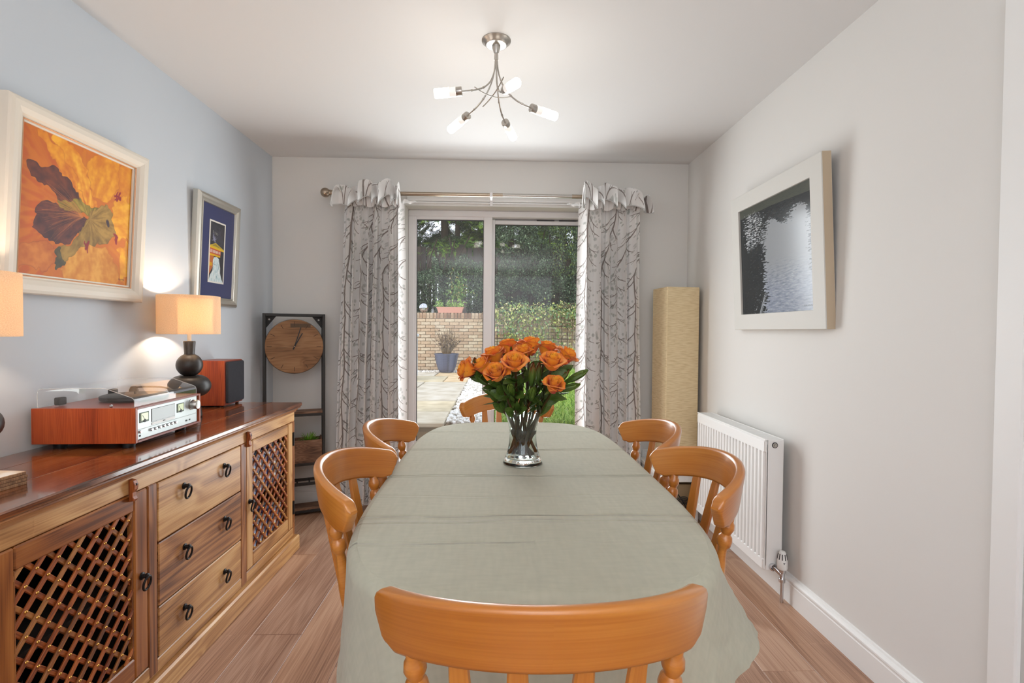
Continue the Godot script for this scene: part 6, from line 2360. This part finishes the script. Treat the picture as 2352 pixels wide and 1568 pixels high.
# ---------------------------------------------------------------- radiator
func radiator() -> void:
	var z0 := -2.23
	var z1 := -3.0
	var y0 := 0.135
	var y1 := 0.735
	var xf := 1.228
	var xb := 1.316
	var base := Vector3((xf + xb) * 0.5, y0, (z0 + z1) * 0.5)
	var ra := thing("radiator", "white ribbed panel radiator on the right wall below the water photograph", "radiator", base)
	var m := mb(base)
	var wm := mat(rgb(242, 242, 240), 0.35)
	span(m, xf + 0.009, xf + 0.014, y0, y1 - 0.008, z0 - 0.004, z1 + 0.004, 0.001)
	span(m, xf, xf + 0.012, y0, y0 + 0.05, z0 - 0.004, z1 + 0.004, 0.004)
	span(m, xf, xf + 0.012, y1 - 0.062, y1 - 0.008, z0 - 0.004, z1 + 0.004, 0.004)
	var n := 23
	var pitch := (z0 - z1 - 0.008) / n
	for k in n:
		var zc := z0 - 0.004 - (k + 0.5) * pitch
		var a := pitch * 0.33
		var b := pitch * 0.22
		m.face([Vector3(xf, y0 + 0.045, zc + b), Vector3(xf, y0 + 0.045, zc - b), Vector3(xf, y1 - 0.058, zc - b), Vector3(xf, y1 - 0.058, zc + b)], Vector3(-1, 0, 0))
		m.face([Vector3(xf, y0 + 0.045, zc + b), Vector3(xf, y1 - 0.058, zc + b), Vector3(xf + 0.0095, y1 - 0.058, zc + a), Vector3(xf + 0.0095, y0 + 0.045, zc + a)], Vector3(-0.5, 0, 1))
		m.face([Vector3(xf, y0 + 0.045, zc - b), Vector3(xf, y1 - 0.058, zc - b), Vector3(xf + 0.0095, y1 - 0.058, zc - a), Vector3(xf + 0.0095, y0 + 0.045, zc - a)], Vector3(-0.5, 0, -1))
	obj("front_panel", m, wm, ra)
	m = mb(base)
	span(m, xf + 0.0155, xb, y0, y1 - 0.004, z0 - 0.0005, z0 - 0.003, 0.001)
	obj("side_panel", m, wm, ra)
	m = mb(base)
	span(m, xf + 0.0155, xb, y0, y1 - 0.004, z1 + 0.003, z1, 0.001)
	obj("side_panel", m, wm, ra)
	m = mb(base)
	for q in [[xf + 0.001, xf + 0.008], [xb - 0.006, xb]]: span(m, q[0], q[1], y1 - 0.008, y1, z0, z1, 0.002)
	for k in 60:
		var zc := z0 - 0.006 - k * (z0 - z1 - 0.012) / 59.0
		span(m, xf + 0.006, xb - 0.005, y1 - 0.005, y1 - 0.002, zc + 0.003, zc - 0.003, 0)
	obj("top_grille", m, wm, ra)
	m = mb(base)
	span(m, xb - 0.004, xb, y0, y1 - 0.01, z0 - 0.01, z1 + 0.01, 0)
	span(m, xf + 0.02, xb - 0.006, y0 + 0.01, y1 - 0.03, z0 - 0.02, z1 + 0.02, 0)
	for z in [z0 - 0.12, z1 + 0.12]: span(m, xb, XR + 0.001, y0 + 0.05, y1 - 0.06, z, z - 0.03, 0)
	obj("back_panel", m, wm, ra)
	m = mb(base)
	var keep := m.xf
	m.xf = keep * Transform3D(Basis(Vector3(1, 0, 0), Vector3(0, 0, 1), Vector3(0, -1, 0)), Vector3(1.274, 0.708, z0 - 0.001))
	m.lathe([Vector2(0.0135, 0), Vector2(0.0135, 0.003), Vector2(0.0105, 0.0035), Vector2(0.0105, 0.001)], 20)
	obj("plug_ring", m, M.gasket, ra)
	m = mb(base)
	m.xf = keep * Transform3D(Basis(Vector3(1, 0, 0), Vector3(0, 0, 1), Vector3(0, -1, 0)), Vector3(1.274, 0.708, z0 - 0.001))
	m.lathe([Vector2(0.0102, 0), Vector2(0.0102, 0.004), Vector2(0.006, 0.0045), Vector2(0.005, 0.009), Vector2(0, 0.0095)], 18)
	obj("bleed_plug", m, M.steel, ra)
	# thermostatic valve
	var vb := Vector3(1.302, 0.085, z0 + 0.028)
	var va := thing("radiator_valve", "white thermostatic valve head on a chrome elbow at the radiator's near bottom corner", "valve", vb)
	m = MB.new()
	m.lathe([Vector2(0.0, -0.084), Vector2(0.0075, -0.084), Vector2(0.0075, 0.006), Vector2(0.0135, 0.008), Vector2(0.0145, 0.022), Vector2(0.011, 0.026), Vector2(0.011, 0.05), Vector2(0.015, 0.053), Vector2(0.0165, 0.066), Vector2(0.013, 0.068)], 20)
	m.tube([Vector3(0, 0.04, 0), Vector3(-0.02, 0.06, -0.012), Vector3(-0.03, 0.065, -0.034)], 0.0105, 14)
	m.xf = Transform3D(Basis(Vector3(1, 0, 0), Vector3(0, 0, 1), Vector3(0, -1, 0)), Vector3(-0.03, 0.065, -0.03))
	m.lathe([Vector2(0.017, 0), Vector2(0.017, 0.012), Vector2(0.011, 0.014)], 18)
	obj("elbow", m, M.chrome, va)
	m = MB.new()
	m.lathe([Vector2(0.0, 0.068), Vector2(0.0195, 0.068), Vector2(0.022, 0.072), Vector2(0.0225, 0.104), Vector2(0.0215, 0.112), Vector2(0.0195, 0.125), Vector2(0.016, 0.14), Vector2(0.0115, 0.148), Vector2(0, 0.15)], 28)
	var hd := obj("head", m, M.white, va)
	m = MB.new()
	for k in 10:
		var a := TAU * k / 10.0 + 0.2
		m.bar(Vector3(cos(a) * 0.0214, 0.114, sin(a) * 0.0214), Vector3(cos(a) * 0.0166, 0.139, sin(a) * 0.0166), 0.004, 0.0014, Vector3(-sin(a), 0, cos(a)))
	obj("slot", m, M.gasket, hd)
	m = MB.new()
	m.xf = Transform3D(Basis(), Vector3(-0.004, 0.098, 0.0217))
	m.prism(PackedVector2Array([Vector2(-0.005, 0.006), Vector2(0.005, 0.006), Vector2(0, -0.002)]), 0.0015)
	obj("pointer", m, mat(rgb(120, 120, 120), 0.5), hd)

# ---------------------------------------------------------------- ceiling light
func ceiling_light() -> void:
	var hub := Vector3(-0.006, HC, -2.067)
	var cl := thing("ceiling_light", "brushed steel ceiling light with five curved arms and lit frosted tubes", "ceiling light", hub)
	var m := MB.new()
	m.lathe([Vector2(0.0, -0.052), Vector2(0.0095, -0.052), Vector2(0.0165, -0.03), Vector2(0.017, -0.021), Vector2(0.04, -0.0195), Vector2(0.044, -0.018), Vector2(0.0475, -0.011), Vector2(0.057, -0.005), Vector2(0.0592, -0.003), Vector2(0.0592, 0.0)], 48)
	obj("rose_plate", m, M.steel, cl)
	m = MB.new()
	m.lathe([Vector2(0.0, -0.078), Vector2(0.0085, -0.078), Vector2(0.0085, -0.05)], 16)
	obj("collar", m, M.steel, cl)
	var em := mat(rgb(255, 252, 244), 0.4)
	em.emission_enabled = true
	em.emission = rgb(255, 246, 232)
	em.emission_energy_multiplier = 6.0
	var fr := mat(rgb(240, 240, 238), 0.35)
	fr.emission_enabled = true
	fr.emission = rgb(255, 248, 238)
	fr.emission_energy_multiplier = 0.35
	var A := [
		[Vector3(-0.137, 2.13, -1.933), Vector3(-0.24, 2.122, -1.94)],
		[Vector3(-0.125, 2.125, -2.135), Vector3(-0.207, 2.1, -2.23)],
		[Vector3(0.034, 2.122, -2.187), Vector3(0.075, 2.094, -2.29)],
		[Vector3(0.137, 2.12, -2.039), Vector3(0.245, 2.113, -2.1)],
		[Vector3(0.028, 2.12, -1.894), Vector3(0.07, 2.103, -1.8)]]
	var k := 0
	for q in A:
		var b: Vector3 = q[0] - hub
		var t: Vector3 = q[1] - hub
		var d := (t - b).normalized()
		var s := Vector3(b.x, 0, b.z).normalized() * 0.004 + Vector3(0, -0.07, 0)
		m = MB.new()
		var p := [s]
		var c1 := Vector3(s.x * 1.2, -0.2, s.z * 1.2)
		var c2 := b - d * 0.075
		for i in range(1, 17):
			var u := i / 16.0
			var v := 1.0 - u
			p.append(s * v * v * v + c1 * 3.0 * v * v * u + c2 * 3.0 * v * u * u + b * u * u * u)
		m.tube(p, 0.0032, 10)
		for i in [9, 13]: m.tube([p[i] - (p[i + 1] - p[i]).normalized() * 0.003, p[i] + (p[i + 1] - p[i]).normalized() * 0.003], 0.0046, 10)
		var arm := obj("arm", m, M.steel, cl)
		m = MB.new()
		var y := d
		var x := Vector3.UP.cross(y).normalized()
		m.xf = Transform3D(Basis(x, y, x.cross(y)), b)
		m.lathe([Vector2(0, -0.002), Vector2(0.0165, -0.002), Vector2(0.0172, 0.0), Vector2(0.0172, 0.02), Vector2(0.0162, 0.022), Vector2(0.013, 0.022)], 24)
		obj("lamp_holder", m, M.steel, arm)
		var L := (t - b).length()
		m = MB.new()
		m.xf = Transform3D(Basis(x, y, x.cross(y)), b)
		m.lathe([Vector2(0.0166, 0.02), Vector2(0.018, 0.022), Vector2(0.018, 0.046)], 24)
		obj("frosted_collar", m, fr, arm)
		m = MB.new()
		m.xf = Transform3D(Basis(x, y, x.cross(y)), b)
		m.lathe([Vector2(0.018, 0.046), Vector2(0.018, L - 0.004), Vector2(0.0165, L), Vector2(0, L)], 24)
		obj("glowing_tube", m, em, arm)
		lamp("tube_glow", b.lerp(t, 0.75), rgb(255, 247, 236), 0.009, 0.015, cl)
		k += 1
	# two slender cross rods
	for q in [[Vector3(-0.085, -0.212, 0.05), Vector3(-0.01, -0.24, -0.01), Vector3(0.06, -0.2, -0.05)], [Vector3(-0.055, -0.245, -0.05), Vector3(0.0, -0.215, 0.0), Vector3(0.03, -0.175, 0.06)]]:
		m = MB.new()
		m.tube(bez(q[0], q[1], q[2], 12), 0.0022, 8)
		obj("cross_rod", m, M.steel, cl)
